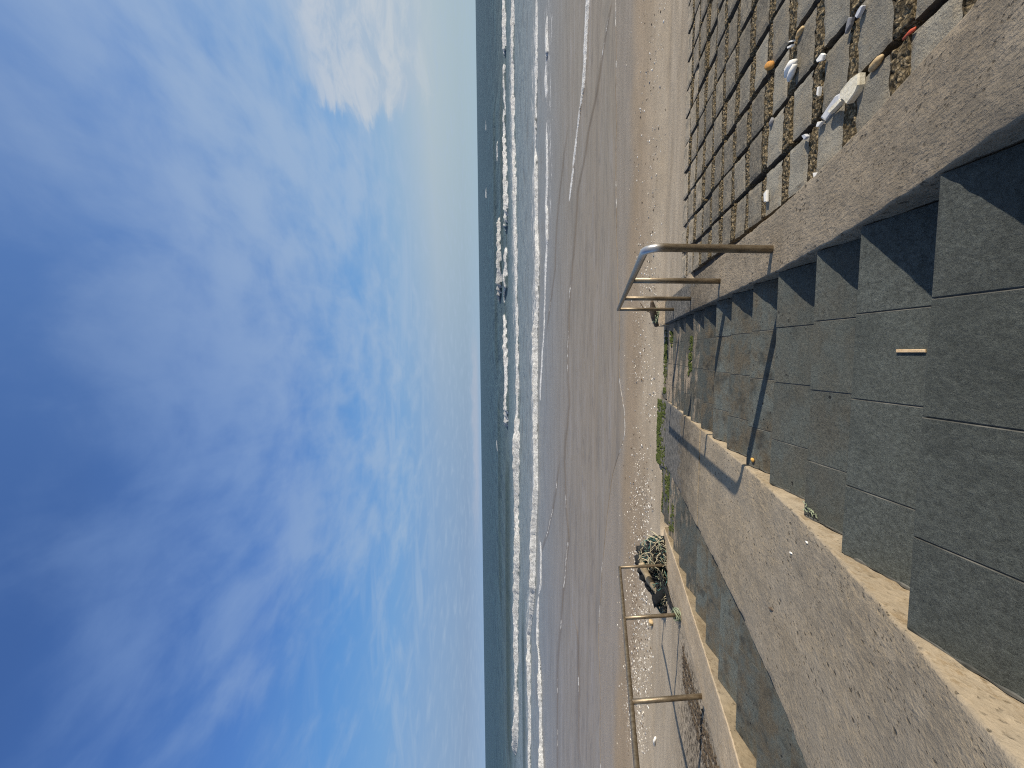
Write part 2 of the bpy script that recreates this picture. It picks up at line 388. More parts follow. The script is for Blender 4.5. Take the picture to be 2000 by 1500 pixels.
MT = dict(
    slate=[m_slate('slate clean', 1.32), m_slate('slate weathered', 1.42, .40), m_slate('slate stained', 1.40, 1.0), m_slate('slate brown film', .85, 1.3),
           m_slate('slate dark sandy', .85, .6, .40), m_slate('slate sandy', 1.0, .5, .95), m_slate('slate sand patch', 1.0, .9, .62)],
    joint=m_plain('joint mortar', (.05, .05, .045), (.23, .22, .19), 60),
    kerb=m_concrete('kerb concrete', (.350, .288, .208), .24, None, 0, .7, .8, (3.1, 4.8)),
    slab=m_concrete('slab concrete', (.338, .278, .198), .26, (.46, .362, .235), .85, .75, .15, (3.9, 5.5)),
    sidewall=m_concrete('side face concrete', (.40, .325, .225), .24, (.26, .185, .10), .75, .35, 0),
    lkerb=m_concrete('left kerb concrete', (.45, .36, .25), .2, (.38, .27, .15), .5, .3, .2),
    block=m_block('block concrete'), agg=m_aggregate('rough aggregate'),
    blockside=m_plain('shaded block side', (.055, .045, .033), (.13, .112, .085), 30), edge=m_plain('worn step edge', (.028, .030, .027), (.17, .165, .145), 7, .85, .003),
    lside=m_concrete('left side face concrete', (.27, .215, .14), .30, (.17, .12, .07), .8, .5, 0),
    bed=m_plain('block bed mortar', (.05, .043, .034), (.12, .10, .08), 20),
    sand=m_sand('beach sand'), sea=m_sea('sea water'), metal=m_metal('weathered steel'),
    moss=m_plain('green algae', (.028, .042, .010), (.105, .122, .036), 25, .9, .006, .1, True),
    white=m_plain('bleached white', (.72, .70, .64), (.86, .84, .79), 20),
    cream=m_plain('cream foam', (.60, .54, .40), (.80, .76, .64), 34, .85, .006),
    greyplas=m_plain('grey white plastic', (.45, .46, .48), (.60, .60, .60), 14, .5),
    orange=m_plain('orange stone', (.42, .19, .04), (.60, .30, .08), 40),
    yellow=m_plain('yellow stone', (.55, .30, .06), (.75, .45, .14), 40),
    tanwood=m_plain('tan wood', (.40, .28, .14), (.60, .46, .27), 30),
    red=m_plain('red plastic', (.45, .07, .03), (.55, .12, .06), 20, .5),
    greystone=m_plain('grey stone', (.16, .16, .17), (.28, .28, .28), 40),
    brownstone=m_plain('brown stone', (.07, .05, .035), (.17, .13, .09), 40),
    shell=m_plain('shell white', (.45, .40, .32), (.74, .69, .60), 60),
    log=m_plain('bleached driftwood', (.26, .20, .12), (.60, .50, .35), 11, .9, .01),
    net_dark=m_plain('black netting', (.008, .009, .010), (.03, .032, .034), 12, .85, .02, .2, True),
    net_teal=m_plain('teal rope', (.02, .10, .10), (.10, .24, .22), 20, .8, .004, .2, True),
    net_beige=m_plain('beige rope', (.28, .24, .15), (.55, .49, .35), 20, .85, .004, .2, True),
    net_green=m_plain('pale green rope', (.10, .14, .09), (.36, .40, .27), 20, .85, .004, .2, True),
    wrack=m_plain('dark tide wrack', (.02, .016, .012), (.10, .075, .05), 20, .9, .005, .2, True),
    stick=m_plain('pale stick', (.55, .38, .21), (.72, .54, .33), 60, .6),
)

# ------------------------------------------------------------------ survey of the place (units; eye at 0,0,0; x right, y seaward, z up)
DK = [1.096, 1.562, 1.951, 2.464, 2.917, 3.419, 3.888, 4.405, 4.912, 5.407, 5.90, 6.40, 6.90, 7.38]
HK = [1.373, 1.607, 1.768, 1.968, 2.126, 2.291, 2.442, 2.619, 2.775, 2.941, 3.105, 3.27, 3.435, 3.60]
PRE = [(.62, 1.175), (.13, .985), (-.36, .80), (-.85, .62)]         # steps behind the eye
XR, XL, XD, XK, XE = .523, -.90, -2.10, -3.20, -3.78                # stair right end, stair left end, divider left, left kerb right/left
XKO = .93                                                           # right kerb outer edge

def kerb_z(y):   return np.interp(y, [-3, -.5, .5, 1.05, 1.49, 1.85, 2.43, 3.53, 4.67, 5.84, 6.95, 7.6], [.42, -.62, -1.07, -1.342, -1.555, -1.708, -1.935, -2.29, -2.65, -3.025, -3.39, -3.58])
def slab_z(y):   return np.interp(y, [-3, -.5, .684, 1.1, 1.54, 1.97, 2.93, 4.42, 5.15, 6.67, 7.1], [.5, -.59, -1.15, -1.355, -1.556, -1.742, -2.10, -2.605, -2.855, -3.352, -3.49])
def lkerb_z(y):  return slab_z(y) + .03
def nose_z(y):   return np.interp(y, [-3] + DK, [.35] + [-h for h in HK])
def rev_z(y):    return -1.417 - .27 * np.asarray(y, float)

def beach_base(y):
    return np.interp(y, [-4, 0, 3, 4.2, 5.1, 6, 7, 7.5, 8.5, 10, 11.2, 13, 20, 40, 80], [.3, -1.1, -2.17, -2.53, -2.80, -3.13, -3.47, -3.63, -3.76, -3.89, -3.98, -4.10, -4.55, -5.6, -8])

def beach_z(X, Y):
    z = beach_base(Y)
    z = z + .035 * fbm(X * .55, Y * .8, 3) * smooth(14, 6, Y) + .012 * fbm(X * 3.1, Y * 3.1, 5, 3) * smooth(12, 8, Y)
    st = smooth(XE + .12, XE + .38, X) * smooth(XKO - .05, XKO - .28, X) * smooth(7.36, 7.2, Y)      # under the stairs
    dv = smooth(-2.35, -2.2, X) * smooth(-.85, -1.0, X) * smooth(7.62, 7.5, Y)
    rv = smooth(XKO - .1, XKO + .1, X) * smooth(5.05, 4.75, Y)
    lf = smooth(XE + .05, XE - 1.2, X) * smooth(7.4, 4.5, Y)                                         # dry sand left of the steps sits a little lower, flatter
    return z - .5 * np.maximum(st, dv) - .35 * rv - .03 * lf

LINES = {
'edge': [(-14.53,12.31),(-10.97,12.62),(-9.24,12.85),(-7.12,12.44),(-6.05,12.08),(-4.88,11.75),(-4.0,11.38),(-3.26,10.75),(-2.65,10.14),(-2.22,10.11),(-1.56,10.34),(-0.88,10.72),(1.29,10.89),(3.52,11.26),(5.72,11.42),(10.02,11.64)],
'wet': [(-12.49,10.55),(-10.76,10.47),(-8.83,10.1),(-7.26,10.04),(-5.08,10.1),(-3.69,10.27),(-2.61,10.0),(-0.15,10.23),(1.22,10.3),(2.51,10.1),(3.7,9.82),(4.88,9.73),(6.66,9.71),(8.48,9.81)],
'lip1': [(-23.52,20.15),(-17.28,20.08),(-13.57,19.06),(-10.23,18.04),(-8.69,17.52),(-7.68,18.09),(-5.26,18.47),(-3.92,18.16),(-2.36,17.55),(-0.24,17.91),(2.08,17.65),(3.8,17.19),(5.33,16.5),(6.65,16.2),(7.5,15.07),(8.17,14.61),(8.74,13.81),(9.36,13.27),(9.87,12.71),(10.25,12.1)],
'lip2': [(1.25,23.77),(2.65,22.56),(4.64,21.05),(6.65,20.65),(8.09,19.77),(9.35,18.85),(10.1,18.12)],
'lip3': [(-13.82,25.83),(-11.71,23.75),(-9.16,21.67),(-7.24,20.49),(-5.59,19.7)],
'lip4': [(-18.04,15.37),(-16.87,15.4),(-14.16,15.56),(-12.55,15.6),(-12.11,15.79),(-11.99,16.44),(-11.73,17.14)],
}
def line_y(name, X):
    a = np.array(LINES[name]); return np.interp(X, a[:, 0], a[:, 1])

# ------------------------------------------------------------------ beach
def axis(segs):
    r = []
    for a, b, d in segs: r += list(np.arange(a, b, d))
    return np.array(r + [segs[-1][1]])
bx = axis([(-70, -16, 1.2), (-16, -9, .22), (-9, 7, .075), (7, 14, .22), (14, 70, 1.2)])
by = axis([(-4, 2.5, .25), (2.5, 7, .07), (7, 7.8, .045), (7.8, 14, .07), (14, 26, .35), (26, 60, 3)])
BX, BY = np.meshgrid(bx, by)
BZ = beach_z(BX, BY)
wl = line_y('wet', BX) + .35 * fbm(BX * .5, BY * .3, 21)
wet = smooth(-.35, .55, BY - wl)
damp = smooth(8.0, 9.4, BY + .9 * fbm(BX * .35, BY * .5, 9)) * (1 - .25 * smooth(2, 6, BX))
grit = smooth(7.5, 8.3, BY) * smooth(11.0, 9.6, BY) * (.25 + .75 * smooth(2, -4, BX)) + .25 * smooth(6, 7, BY) * smooth(12, 10, BY)
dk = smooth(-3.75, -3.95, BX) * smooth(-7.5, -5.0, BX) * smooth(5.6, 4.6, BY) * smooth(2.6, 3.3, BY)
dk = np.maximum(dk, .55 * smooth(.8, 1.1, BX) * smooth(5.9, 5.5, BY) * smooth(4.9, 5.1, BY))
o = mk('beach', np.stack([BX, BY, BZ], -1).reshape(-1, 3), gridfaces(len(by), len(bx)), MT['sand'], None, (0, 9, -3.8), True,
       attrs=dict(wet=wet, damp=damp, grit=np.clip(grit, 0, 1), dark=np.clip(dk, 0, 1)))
label(o, 'brown sandy beach sloping from the steps to the water', 'beach', kind='structure')

# ------------------------------------------------------------------ sea
BR = {
'B1':[(7.3,62.1,0.17,0),(8.6,63.2,0.25,0.4),(9.6,57.2,0.6,1),(14.4,56.7,0.59,1),(15.5,57.6,0.3,0),(17.3,57.4,0.29,0.1),(17.7,55.3,0.57,1),(20.0,54.1,0.62,1),(25.9,55.5,0.63,1),(31.3,58.0,0.44,0.8),(35.1,57.5,0.36,0.8),(39.8,57.0,0.42,0.9),(40.4,57,0.29,0),(40.9,57,0.29,0),(41.3,55.8,0.55,1),(43.6,55.5,0.55,1),(47.3,56.1,0.55,1),(75,56,.5,.8),(110,58,.4,0)],
'B1f':[(10.1,79.1,0.44,0),(10.9,73.3,0.89,1),(12.9,71.3,1.05,1),(17.2,70.6,0.94,1),(23.5,73.0,0.87,1),(26.8,78.0,0.32,0)],
'B1c':[(-11.7,60.7,0.33,0),(-10.5,58.3,0.63,1),(-8.3,57.0,0.69,1),(-0.7,57.3,0.69,1),(5.1,59.9,0.56,1),(6.5,63.4,0.34,0)],
'B2':[(-120,44,.5,.8),(-70,46,.5,.7),(-58,48,.3,.2),(-55.2,49.2,0.21,0),(-51.9,46.8,0.53,0.8),(-47.3,44.5,0.76,1),(-43.7,43.6,0.49,1),(-37.4,43.9,0.48,1),(-30.7,43.5,0.6,1),(-23.2,41.4,0.67,1),(-20.2,41.2,0.55,1),(-17.7,42.2,0.45,1),(-14.5,41.5,0.55,1),(-9.2,40.7,0.7,0.9),(-6.0,41.0,0.31,0.8),(-0.5,40.7,0.36,0.7),(4.9,41.5,0.25,0.9),(13.0,42.2,0.36,1),(18.3,42.5,0.41,1),(21.4,43.4,0.31,1),(29.6,44.1,0.42,1),(36.8,43.6,0.36,1)],
'B3':[(-37.2,32.1,0.25,0.8),(-32.1,32.0,0.2,0.9),(-27.2,31.9,0.38,1),(-24.9,32.5,0.24,0.9),(-21.5,30.4,0.27,0.9),(-18.3,28.9,0.41,0.9),(-14.0,28.6,0.4,1),(-9.7,27.5,0.3,1),(-5.9,27.7,0.3,1),(-2.6,27.6,0.33,1),(1.5,27.6,0.37,1),(3.2,27.1,0.21,1),(6.6,26.8,0.28,1),(9.5,27.5,0.17,0.9),(13.2,27.5,0.21,1),(14.4,28.4,0.05,0.2),(15.5,27.9,0.14,0.7),(20.1,27.4,0.13,0.9),(23.2,27.4,0.08,0.7)],
'B3b':[(-29.1,25.0,0.33,1),(-26.7,25.7,0.18,1),(-23.7,25.9,0.26,1),(-22.2,26.6,0.11,0.9),(-21.8,27.4,0.16,0.8),(-19.3,27.3,0.11,0.8),(-17.7,27.0,0.07,0.2),(-16.1,25.8,0.07,0.7),(-13.6,25.8,0.06,0.8),(-13.0,26.1,0.07,0)],
'B4':[(-3.9,26.3,0.03,0),(-2.4,26.0,0.03,0.5),(-0.3,25.3,0.03,0.6),(1.6,24.5,0.05,0.5),(2.9,24.3,0.05,0.5),(4.7,24.0,0.03,0.5),(6.4,23.6,0.03,0.5),(6.7,23.3,0.1,1),(8.4,23.4,0.1,0.9),(8.8,23.8,0.04,0.6),(10.2,23.4,0.07,1),(12.2,23.4,0.07,1),(13.1,23.8,0.02,0.3),(14.5,23.6,0.02,0.1),(15.2,23.6,0.04,0.5),(16.2,24.0,0.04,0.7),(16.9,24.0,0.02,0.3),(17.1,23.3,0.13,1),(18.6,23.5,0.1,0.9),(19.4,23.5,0.04,0)],
'B5':[(6.0,18.0,0.0,0),(6.7,17.8,0.01,0.2),(7.7,17.1,0.02,0.5),(9.1,16.3,0.02,0.5),(9.5,16.0,0.06,0.7),(10.1,15.4,0.06,0.8),(10.9,15.2,0.06,1),(11.8,15.0,0.05,1),(12.7,14.8,0.07,1),(17,14,.06,.9)],
'W1':[(70.2,181.0,0.5,0),(70.5,181.0,.86,1),(73.3,180.5,.85,1),(76,181.0,.6,0)],
'W1b':[(96.3,175.6,.37,0),(97.3,175,.5,.9),(101.0,174.3,.5,.7),(104,174,.4,0)],
'W2':[(39.3,83.3,.13,0),(39.9,82.5,.2,.8),(42.3,81.3,.23,.9),(43,82,.1,0)],
'W4':[(-25.2,98.5,.19,0),(-24.4,98.0,.22,.8),(-23.4,98.0,.22,.8),(-21.3,97.6,.18,0)],
'W5':[(-91.5,197,.5,0),(-90.4,197,.6,.8),(-88.6,197,.6,.8),(-87.5,197,.5,0)],
}
prow = 1.0 / np.concatenate([np.arange(.5, 6, .5), np.arange(6, 150, .55), np.arange(150, 262, .75)]) * (ZS * 762)
prow = np.sort(prow)                                     # survey y of the rows, near to far
srow = axis([(-4.5, -1.6, .05), (-1.6, 1.25, .0034), (1.25, 4.5, .05)])
E0 = 11.0
SXm, YRm = np.meshgrid(srow, prow)
X0 = SXm * np.maximum(YRm, E0)
edge = line_y('edge', X0) + .10 * fbm(X0 * 1.3, X0 * 0, 31) + .05 * fbm(X0 * 5, X0 * 0, 33, 3)
y_min = prow[0]
Y = edge + (YRm - y_min) * np.where(YRm < 30, (30 - edge) / (30 - y_min), 1.0) if False else edge + (YRm - y_min) * (1 - (edge - y_min) / (40 - y_min))
Y = np.where(YRm > 40, YRm, Y)
X = SXm * Y
sea = np.full_like(Y, -ZS) + .012 * fbm(X * .25, Y * .9, 41) * smooth(13, 18, Y)
bz = beach_z(X, Y)
film = bz + .004 + .010 * smooth(0, .5, Y - edge)
k = 60.0
Z = np.maximum(sea, film)
Z = Z + (.04 * fbm(X * .10, Y * .42, 43) * smooth(18, 40, Y) + .16 * fbm(X * .035, Y * .16, 47) * smooth(45, 80, Y))* smooth(900, 200, Y)
foam = np.zeros_like(Y); churn = np.zeros_like(Y); face = np.zeros_like(Y); lip = np.zeros_like(Y)
for nm, pts in BR.items():
    a = np.array(pts); a = a[np.argsort(a[:, 0])]
    yb = np.interp(X, a[:, 0], a[:, 1]); h = np.interp(X, a[:, 0], a[:, 2]); m = np.interp(X, a[:, 0], a[:, 3])
    ins = ((X >= a[0, 0]) & (X <= a[-1, 0])).astype(float)
    if nm in ('B2', 'B1'): ins = smooth(a[0, 0] - 6, a[0, 0], X) * smooth(a[-1, 0] + 6, a[-1, 0], X)
    elif nm in ('B3', 'B3b'): ins = smooth(a[-1, 0] + 2, a[-1, 0], X) * smooth(-90, -70, X)
    elif nm == 'B5': ins = smooth(a[0, 0] - .2, a[0, 0], X)
    sc = yb / 57.0
    yb = yb + (.40 * fbm(X / sc * .22, X * 0, 51, 3) + .10 * fbm(X / sc * 1.7, X * 0, 53, 3)) * sc
    w = np.maximum(1.0 * h, .02 * yb * .5)
    d = Y - yb
    hh = h * (1.08 + .35 * fbm(X / sc * 1.1, Y * .3, 57, 3)) * ins * (.35 + .65 * np.clip(m * 1.5, 0, 1))
    prof = smooth(-.18 * w, .55 * w, d) * np.where(d > .55 * w, np.exp(-np.maximum(d - .55 * w, 0) / (2.2 * w)), 1)
    Z = Z + hh * prof
    fm = smooth(-.5 * w, .0 * w, d) * smooth(1, .25, d / (w * np.clip(3.2 + 5 * fbm(X / sc * .16, Y * .03, 58, 4), 1.2, 4.8))) * (.55 + .45 * m) * (m > .02) * smooth(0, .35, m) * ins * (.80 + .7 * np.clip(.25 + fbm(X / sc * .45, Y * .05, 59, 4), -.6, .35))
    foam = np.maximum(foam, fm)
    if nm in ('B1', 'B1c', 'B2', 'B3', 'B3b'):
        L = {'B1': 5, 'B1c': 5, 'B2': 9, 'B3': 4.5, 'B3b': 1.6}[nm]
        churn = np.maximum(churn, .56 * smooth(0, .4, d) * smooth(L * 1.6, L * .35, d) * m * ins)
    face = np.maximum(face, smooth(-1.2 * w, -.2 * w, d) * smooth(.9 * w, .1 * w, d) * ins * .7 * (1 - m * .6) * (h > .12))
# green unbroken swell behind the left breakers, and the long dark face of the swell further out
for (xa, xb, yc, wd, hh, st) in ((-70, -12, 58, 3.2, .45, .9), (-8, 60, 92, 4.0, .5, .55), (-60, -5, 84, 4.0, .45, .6), (12, 46, 66, 2.6, .35, .6), (-50, -22, 37.5, 1.2, .15, .8)):
    d = (Y - yc - 1.5 * fbm(X * .05, X * 0, int(yc))) / wd
    q = np.exp(-d * d) * smooth(xa, xa + 8, X) * smooth(xb, xb - 8, X)
    Z = Z + hh * np.exp(-(d - .6) ** 2) * smooth(xa, xa + 8, X) * smooth(xb, xb - 8, X)
    face = np.maximum(face, st * q)
for nm in ('lip1', 'lip2', 'lip3', 'lip4'):
    a = np.array(LINES[nm]); yl = np.interp(X, a[:, 0], a[:, 1]) + .12 * fbm(X * .9, X * 0, 61) + .05 * fbm(X * 4, X * 0, 62)
    d = Y - yl; ins = smooth(a[0, 0] - .5, a[0, 0] + .8, X) * smooth(a[-1, 0] + .5, a[-1, 0] - .8, X)
    if nm == 'lip1': ins = smooth(a[-1, 0] + .2, a[-1, 0], X)
    Z = Z + .022 * ins * smooth(-.10, .12, d) * np.exp(-np.maximum(d, 0) / 1.2)
    lip = np.maximum(lip, ins * smooth(-.22, .0, d) * smooth(.55, .1, d))
    foam = np.maximum(foam, .46 * ins * smooth(-.05, .05, d) * smooth(.28, .10, d) * smooth(-.05, .25, fbm(X * .7, X * 0, 66)))
d = Y - edge
foam = np.maximum(foam, .50 * smooth(.10, .02, d) * smooth(-.25, .3, fbm(X * 1.1, X * 0, 71)))
Z = Z + .004 * smooth(.25, .05, d)
Zs = np.where(YRm == prow[0], bz - .02, Z)
churn = np.maximum(churn, .42 * smooth(18, 23, Y) * smooth(26, 24, Y) * smooth(-2, 6, X) * smooth(-.3, .4, fbm(X * .1, Y * .3, 74)))
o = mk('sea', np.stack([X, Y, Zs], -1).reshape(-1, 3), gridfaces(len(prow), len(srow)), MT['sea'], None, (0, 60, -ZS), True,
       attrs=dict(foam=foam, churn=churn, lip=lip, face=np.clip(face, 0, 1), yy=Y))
label(o, 'sea with white breaking waves and a thin wash over the sand', 'sea', kind='structure')

# ------------------------------------------------------------------ stairs
JX = [-.59, -.205, .158]
def build_flight(name, x0, x1, joints, lab, seed):
    r = random.Random(seed)
    root = empty(name, ((x0 + x1) / 2, 1.1, -1.6), lab, 'staircase')
    steps = [(d, h) for d, h in PRE[::-1]] + list(zip(DK, HK))
    for i in range(len(steps)):
        d, h = steps[i]; k = i - len(PRE)
        back = steps[i - 1][0] if i else d - .6
        mb = MB()
        js = [x0] + [j for j in joints if x0 + .05 < j < x1 - .05] + [x1]
        g = .0016
        for a, b in zip(js[:-1], js[1:]):
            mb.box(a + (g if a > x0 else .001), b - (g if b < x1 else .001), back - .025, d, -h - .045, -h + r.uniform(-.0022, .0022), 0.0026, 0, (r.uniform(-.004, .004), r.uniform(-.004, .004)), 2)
        mb.box(x0 + .002, x1 - .002, back - .02, d - .012, -h - .40, -h - .0045, .002, 1)
        mi = 0 if k <= 1 else 1 if k <= 3 else 2 if k <= 6 else 3 if k == 7 else 4 if k in (8, 9) else 5
        if k == 4: mi = 2
        if k in (10, 11, 12, 13): mi = {10: 4, 11: 6, 12: 5, 13: 6}[k]
        if x0 < -2: mi = {5: 4, 3: 2, 0: 2, 1: 2}.get(mi, mi) if k < 13 else 4
        if x0 > -2:       # crumbling mortar where the tread meets the divider
            yy = np.arange(back + .01, d - .005, .02)
            if len(yy) > 2: mb.tube([(x0 + .004 + .006 * noise.noise(Vector((y * 14, k, 1))), y, -h - .002) for y in yy], [max(.0015, .006 + .009 * noise.noise(Vector((y * 22, k, 5)))) for y in yy], 6, 2)
        st = mb.mk('step', [MT['slate'][mi], MT['joint'], MT['edge']], root)
        if k == 7 and x0 > -2: st['label'] = 'step darkened by a brown film'
    return root
build_flight('stone_staircase', XL, XR, JX, 'slate tiled steps running down to the beach beside the wide kerb', 3)
build_flight('stone_staircase', XK, XD, [-2.46, -2.83], 'narrow far flight of slate steps beyond the wide sloping concrete divider', 5)

def sloped_bar(name, xa, xb, zf, y0, y1, depth, mats, lab, cat, rough=.006, r=.025, seed=0, step=.03, side=(0, 1, 1), wear=.5, mkobj=True, parent=None):
    """long sloping concrete bar: rounded worn edges, profile swept along the slope"""
    ys = np.arange(y0, y1 + 1e-6, step)
    prof = [(xa, -depth), (xa, -.6 * depth), (xa, -.20), (xa, -.10), (xa, -.05)]
    for q in range(5):
        t = q / 4 * math.pi / 2; prof.append((xa + r - r * math.cos(t), -r + r * math.sin(t)))
    nx = max(6, int((xb - xa) / .05))
    for q in range(1, nx): prof.append((xa + r + (xb - xa - 2 * r) * q / nx, 0))
    for q in range(5):
        t = math.pi / 2 - q / 4 * math.pi / 2; prof.append((xb - r + r * math.cos(t), -r + r * math.sin(t)))
    prof += [(xb, -.05), (xb, -.10), (xb, -.20), (xb, -.6 * depth), (xb, -depth)]
    P = np.array(prof); n = len(P)
    YY = ys[:, None] + 0 * P[None, :, 0]; XX = P[None, :, 0] + 0 * YY; ZZ = zf(YY) + P[None, :, 1]
    nz = fbm(XX * 9, YY * 9, seed, 4); nz2 = fbm(XX * 40 + YY * 13, YY * 40, seed + 3, 3)
    edge_ = np.exp(-((np.minimum(abs(XX - xa), abs(XX - xb))) / .03) ** 2)
    ZZ = ZZ + rough * nz + rough * .5 * nz2 * (1 + wear * edge_) - edge_ * wear * .02 * np.clip(nz + .1, 0, 1)
    sgn = np.where(XX < (xa + xb) / 2, 1, -1)
    XX = XX + sgn * edge_ * (.008 * nz + .012 * wear * np.clip(nz2, 0, 1))
    V = np.stack([XX, YY, ZZ], -1).reshape(-1, 3)
    F = gridfaces(len(ys), n)[:, ::-1]
    kk = np.tile(np.arange(n - 1), len(ys) - 1)
    mi = np.where(kk < 5, side[0], np.where(kk >= n - 6, side[2], 0))
    nv = len(V); caps = [list(range(n)), [nv - n + q for q in range(n)][::-1]]
    faces = [list(f) for f in F] + caps
    mi = list(mi) + [0, 0]
    o = mk(name, V, faces, mats, parent, ((xa + xb) / 2, (y0 + y1) / 2, float(zf((y0 + y1) / 2)) - depth), True, mi)
    return label(o, lab, cat) if lab else o

sloped_bar('concrete_kerb', XR + .002, XKO, kerb_z, -2.6, 7.0, .8, [MT['kerb']], 'broad rough brown concrete kerb sloping down beside the block revetment', 'kerb', .006, .011, 5, side=(0, 0, 0), wear=.8)
dv = empty('stair_divider', ((XD + XL) / 2, 2.2, -2.6), 'very wide sloping concrete slab dividing the two stair flights', 'divider')
for ya, yb, sd_, dz_ in ((-2.6, 4.335, 9, 0), (4.345, 5.43, 12, .006), (5.442, 6.98, 14, -.004)):
    sloped_bar('slab', XD, XL - .002, (lambda y, q=dz_: slab_z(y) + q), ya, yb, .8, [MT['slab'], MT['sidewall']], None, None, .005, .012, sd_, side=(0, 0, 1), wear=.9, parent=dv)
sloped_bar('concrete_kerb', XE, XK - .002, lkerb_z, -2.6, 6.7, .8, [MT['lkerb'], MT['lside']], 'narrow tan concrete kerb carrying the long handrail with three visible posts', 'kerb', .004, .012, 15, side=(0, 0, 1), wear=.6)
# footing in front of the divider and the low lip of the kerb by the lowest handrail post
def toe(name, x0, x1, y0, y1, z, lab, seed, mat):
    nx = int((x1 - x0) / .04) + 2; prof = [(y1, -.4), (y1, -.15), (y1, -.04), (y1 - .02, -.005), (y1 - .06, 0), (y1 - .15, .004), ((y0 + y1) / 2, 0), (y0, 0), (y0, -.4)]
    xs = np.linspace(x0, x1, nx); P = np.array(prof)
    XX = xs[:, None] + 0 * P[None, :, 0]; YY = P[None, :, 0] + .02 * fbm(XX * 5, P[None, :, 1] * 5, seed); ZZ = z + P[None, :, 1] + .012 * fbm(XX * 6, YY * 6, seed + 1)
    n = len(P); V = np.stack([XX, YY, ZZ], -1).reshape(-1, 3)
    faces = [list(f) for f in gridfaces(nx, n)] + [list(range(n))[::-1], [len(V) - n + q for q in range(n)]]
    return label(mk(name, V, faces, mat, None, None, False), lab, 'footing')
toe('concrete_footing', -2.25, -.93, 6.97, 7.56, -3.575, 'low algae green concrete footing at the foot of the wide divider', 3, MT['slab'])
toe('concrete_footing', XR - .02, XKO + .02, 6.99, 7.40, -3.40, 'pale concrete footing under the driftwood at the foot of the broad kerb', 8, MT['lkerb'])

# algae on the footings: countless short tufts
mb = MB()
def tufts(x0, x1, y0, y1, zf, n, sz, dens=None):
    for _ in range(n):
        x = rnd.uniform(x0, x1); y = rnd.uniform(y0, y1)
        if dens and rnd.random() > dens(x, y): continue
        s_ = sz * rnd.uniform(.5, 1.4)
        mb.lump((x, y, zf + .2 * s_), (s_ * rnd.uniform(.8, 1.6), s_ * rnd.uniform(.7, 1.2), s_ * rnd.uniform(.18, .42)), rnd.randrange(99), 6, .45, rot=rnd.uniform(0, 3))
nf = lambda sc, t, sd: (lambda x, y: 1.0 if noise.noise(Vector((x * sc, y * sc, sd))) > t else .12)
tufts(-2.22, -.95, 7.38, 7.56, -3.575, 900, .022, nf(4, -.25, 2))
tufts(-2.22, -.95, 7.20, 7.40, -3.575, 260, .018, nf(5, .15, 4))
tufts(-2.2, -.95, 7.555, 7.585, -3.63, 260, .022, nf(4, -.3, 6))
tufts(XL + .1, XR - .1, 7.28, 7.39, -3.60, 520, .018, nf(4, -.02, 8))
tufts(XL + .2, XR - .08, 7.375, 7.40, -3.64, 160, .02, nf(4, -.05, 9))
tufts(.10, .38, 6.55, 6.85, -3.435, 120, .022, nf(6, -.05, 10))
tufts(-.35, .22, 5.12, 5.30, -2.941, 170, .016, nf(6, -.2, 12))
tufts(-2.95, -2.15, 6.72, 6.89, -3.435, 320, .018, nf(4, .0, 14))
tufts(-3.1, -2.6, 6.2, 6.38, -3.27, 140, .018, nf(4, .0, 15))
tufts(XK, XD, 7.3, 7.4, -3.60, 160, .016, nf(4, .1, 17))
o = mb.mk('algae', MT['moss'], None, None, True)
label(o, 'green algae growing along the lowest steps and footings', 'algae', kind='stuff')

# ------------------------------------------------------------------ handrails
def handrail(x, posts, tops, bend_y, bend_r, basef, lab, lower_corner, seed):
    root = empty('handrail', (x, posts[0], float(basef(posts[0]))), lab, 'handrail')
    R = .0275
    sl = (tops[-1] - tops[0]) / (posts[-1] - posts[0])
    ztop = lambda y: tops[0] + sl * (y - posts[0])
    # rail with the rounded upper bend running into the first post
    pts = []; p0 = posts[0]; br = .085
    ang = math.atan(sl)
    zt = ztop(p0)
    tl = br * math.tan((math.pi / 2 - ang * 1) / 2 * 1.0)
    # corner between vertical (up) and the rail direction
    dr = Vector((0, math.cos(ang), math.sin(ang))); A = Vector((x, p0, zt))
    th = math.acos(max(-1, min(1, Vector((0, 0, -1)).dot(dr))))      # interior angle
    t_ = br / math.tan(th / 2)
    s0 = A + Vector((0, 0, -t_)); s1 = A + dr * t_
    bis = (Vector((0, 0, -1)) + dr).normalized(); cen = A + bis * (br / math.sin(th / 2))
    a0 = (s0 - cen); a1 = (s1 - cen)
    n_ = a0.cross(a1).normalized(); tot = a0.angle(a1)
    pts.append(s0 + Vector((0, 0, -.03)))
    for q in range(9): pts.append(cen + Matrix.Rotation(tot * q / 8, 3, n_) @ a0)
    E_ = Vector((x, posts[-1], ztop(posts[-1])))
    L = (E_ - s1).length
    for q in range(1, 31): pts.append(s1 + dr * (L * q / 30))
    mb = MB(); mb.tube(pts, R, 18, cap=False); e_ = len(mb.v); mb.f.append([e_ - 18 + q for q in range(18)])
    n = 18; sh = []
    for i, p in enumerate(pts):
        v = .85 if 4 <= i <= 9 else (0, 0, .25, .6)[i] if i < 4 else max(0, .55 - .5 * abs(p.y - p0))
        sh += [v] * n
    o = mk('top_rail', mb.v, mb.f, MT['metal'], root, None, True, mb.m, attrs=dict(shine=sh))
    for j, py in enumerate(posts):
        mb = MB(); zb = float(basef(py)) - .06
        zt_ = (ztop(py) - t_ - .02) if j == 0 else ztop(py) - (.008 if j < len(posts) - 1 else -.0)
        if j == len(posts) - 1: zt_ = ztop(py) + .02
        mb.tube([(x, py, zb), (x, py, zb + .2), (x, py, (zb + zt_) / 2), (x, py, zt_)], R * .98, 16, cap=j > 0)
        o = mb.mk('post', MT['metal'], root, None, True)
    return root
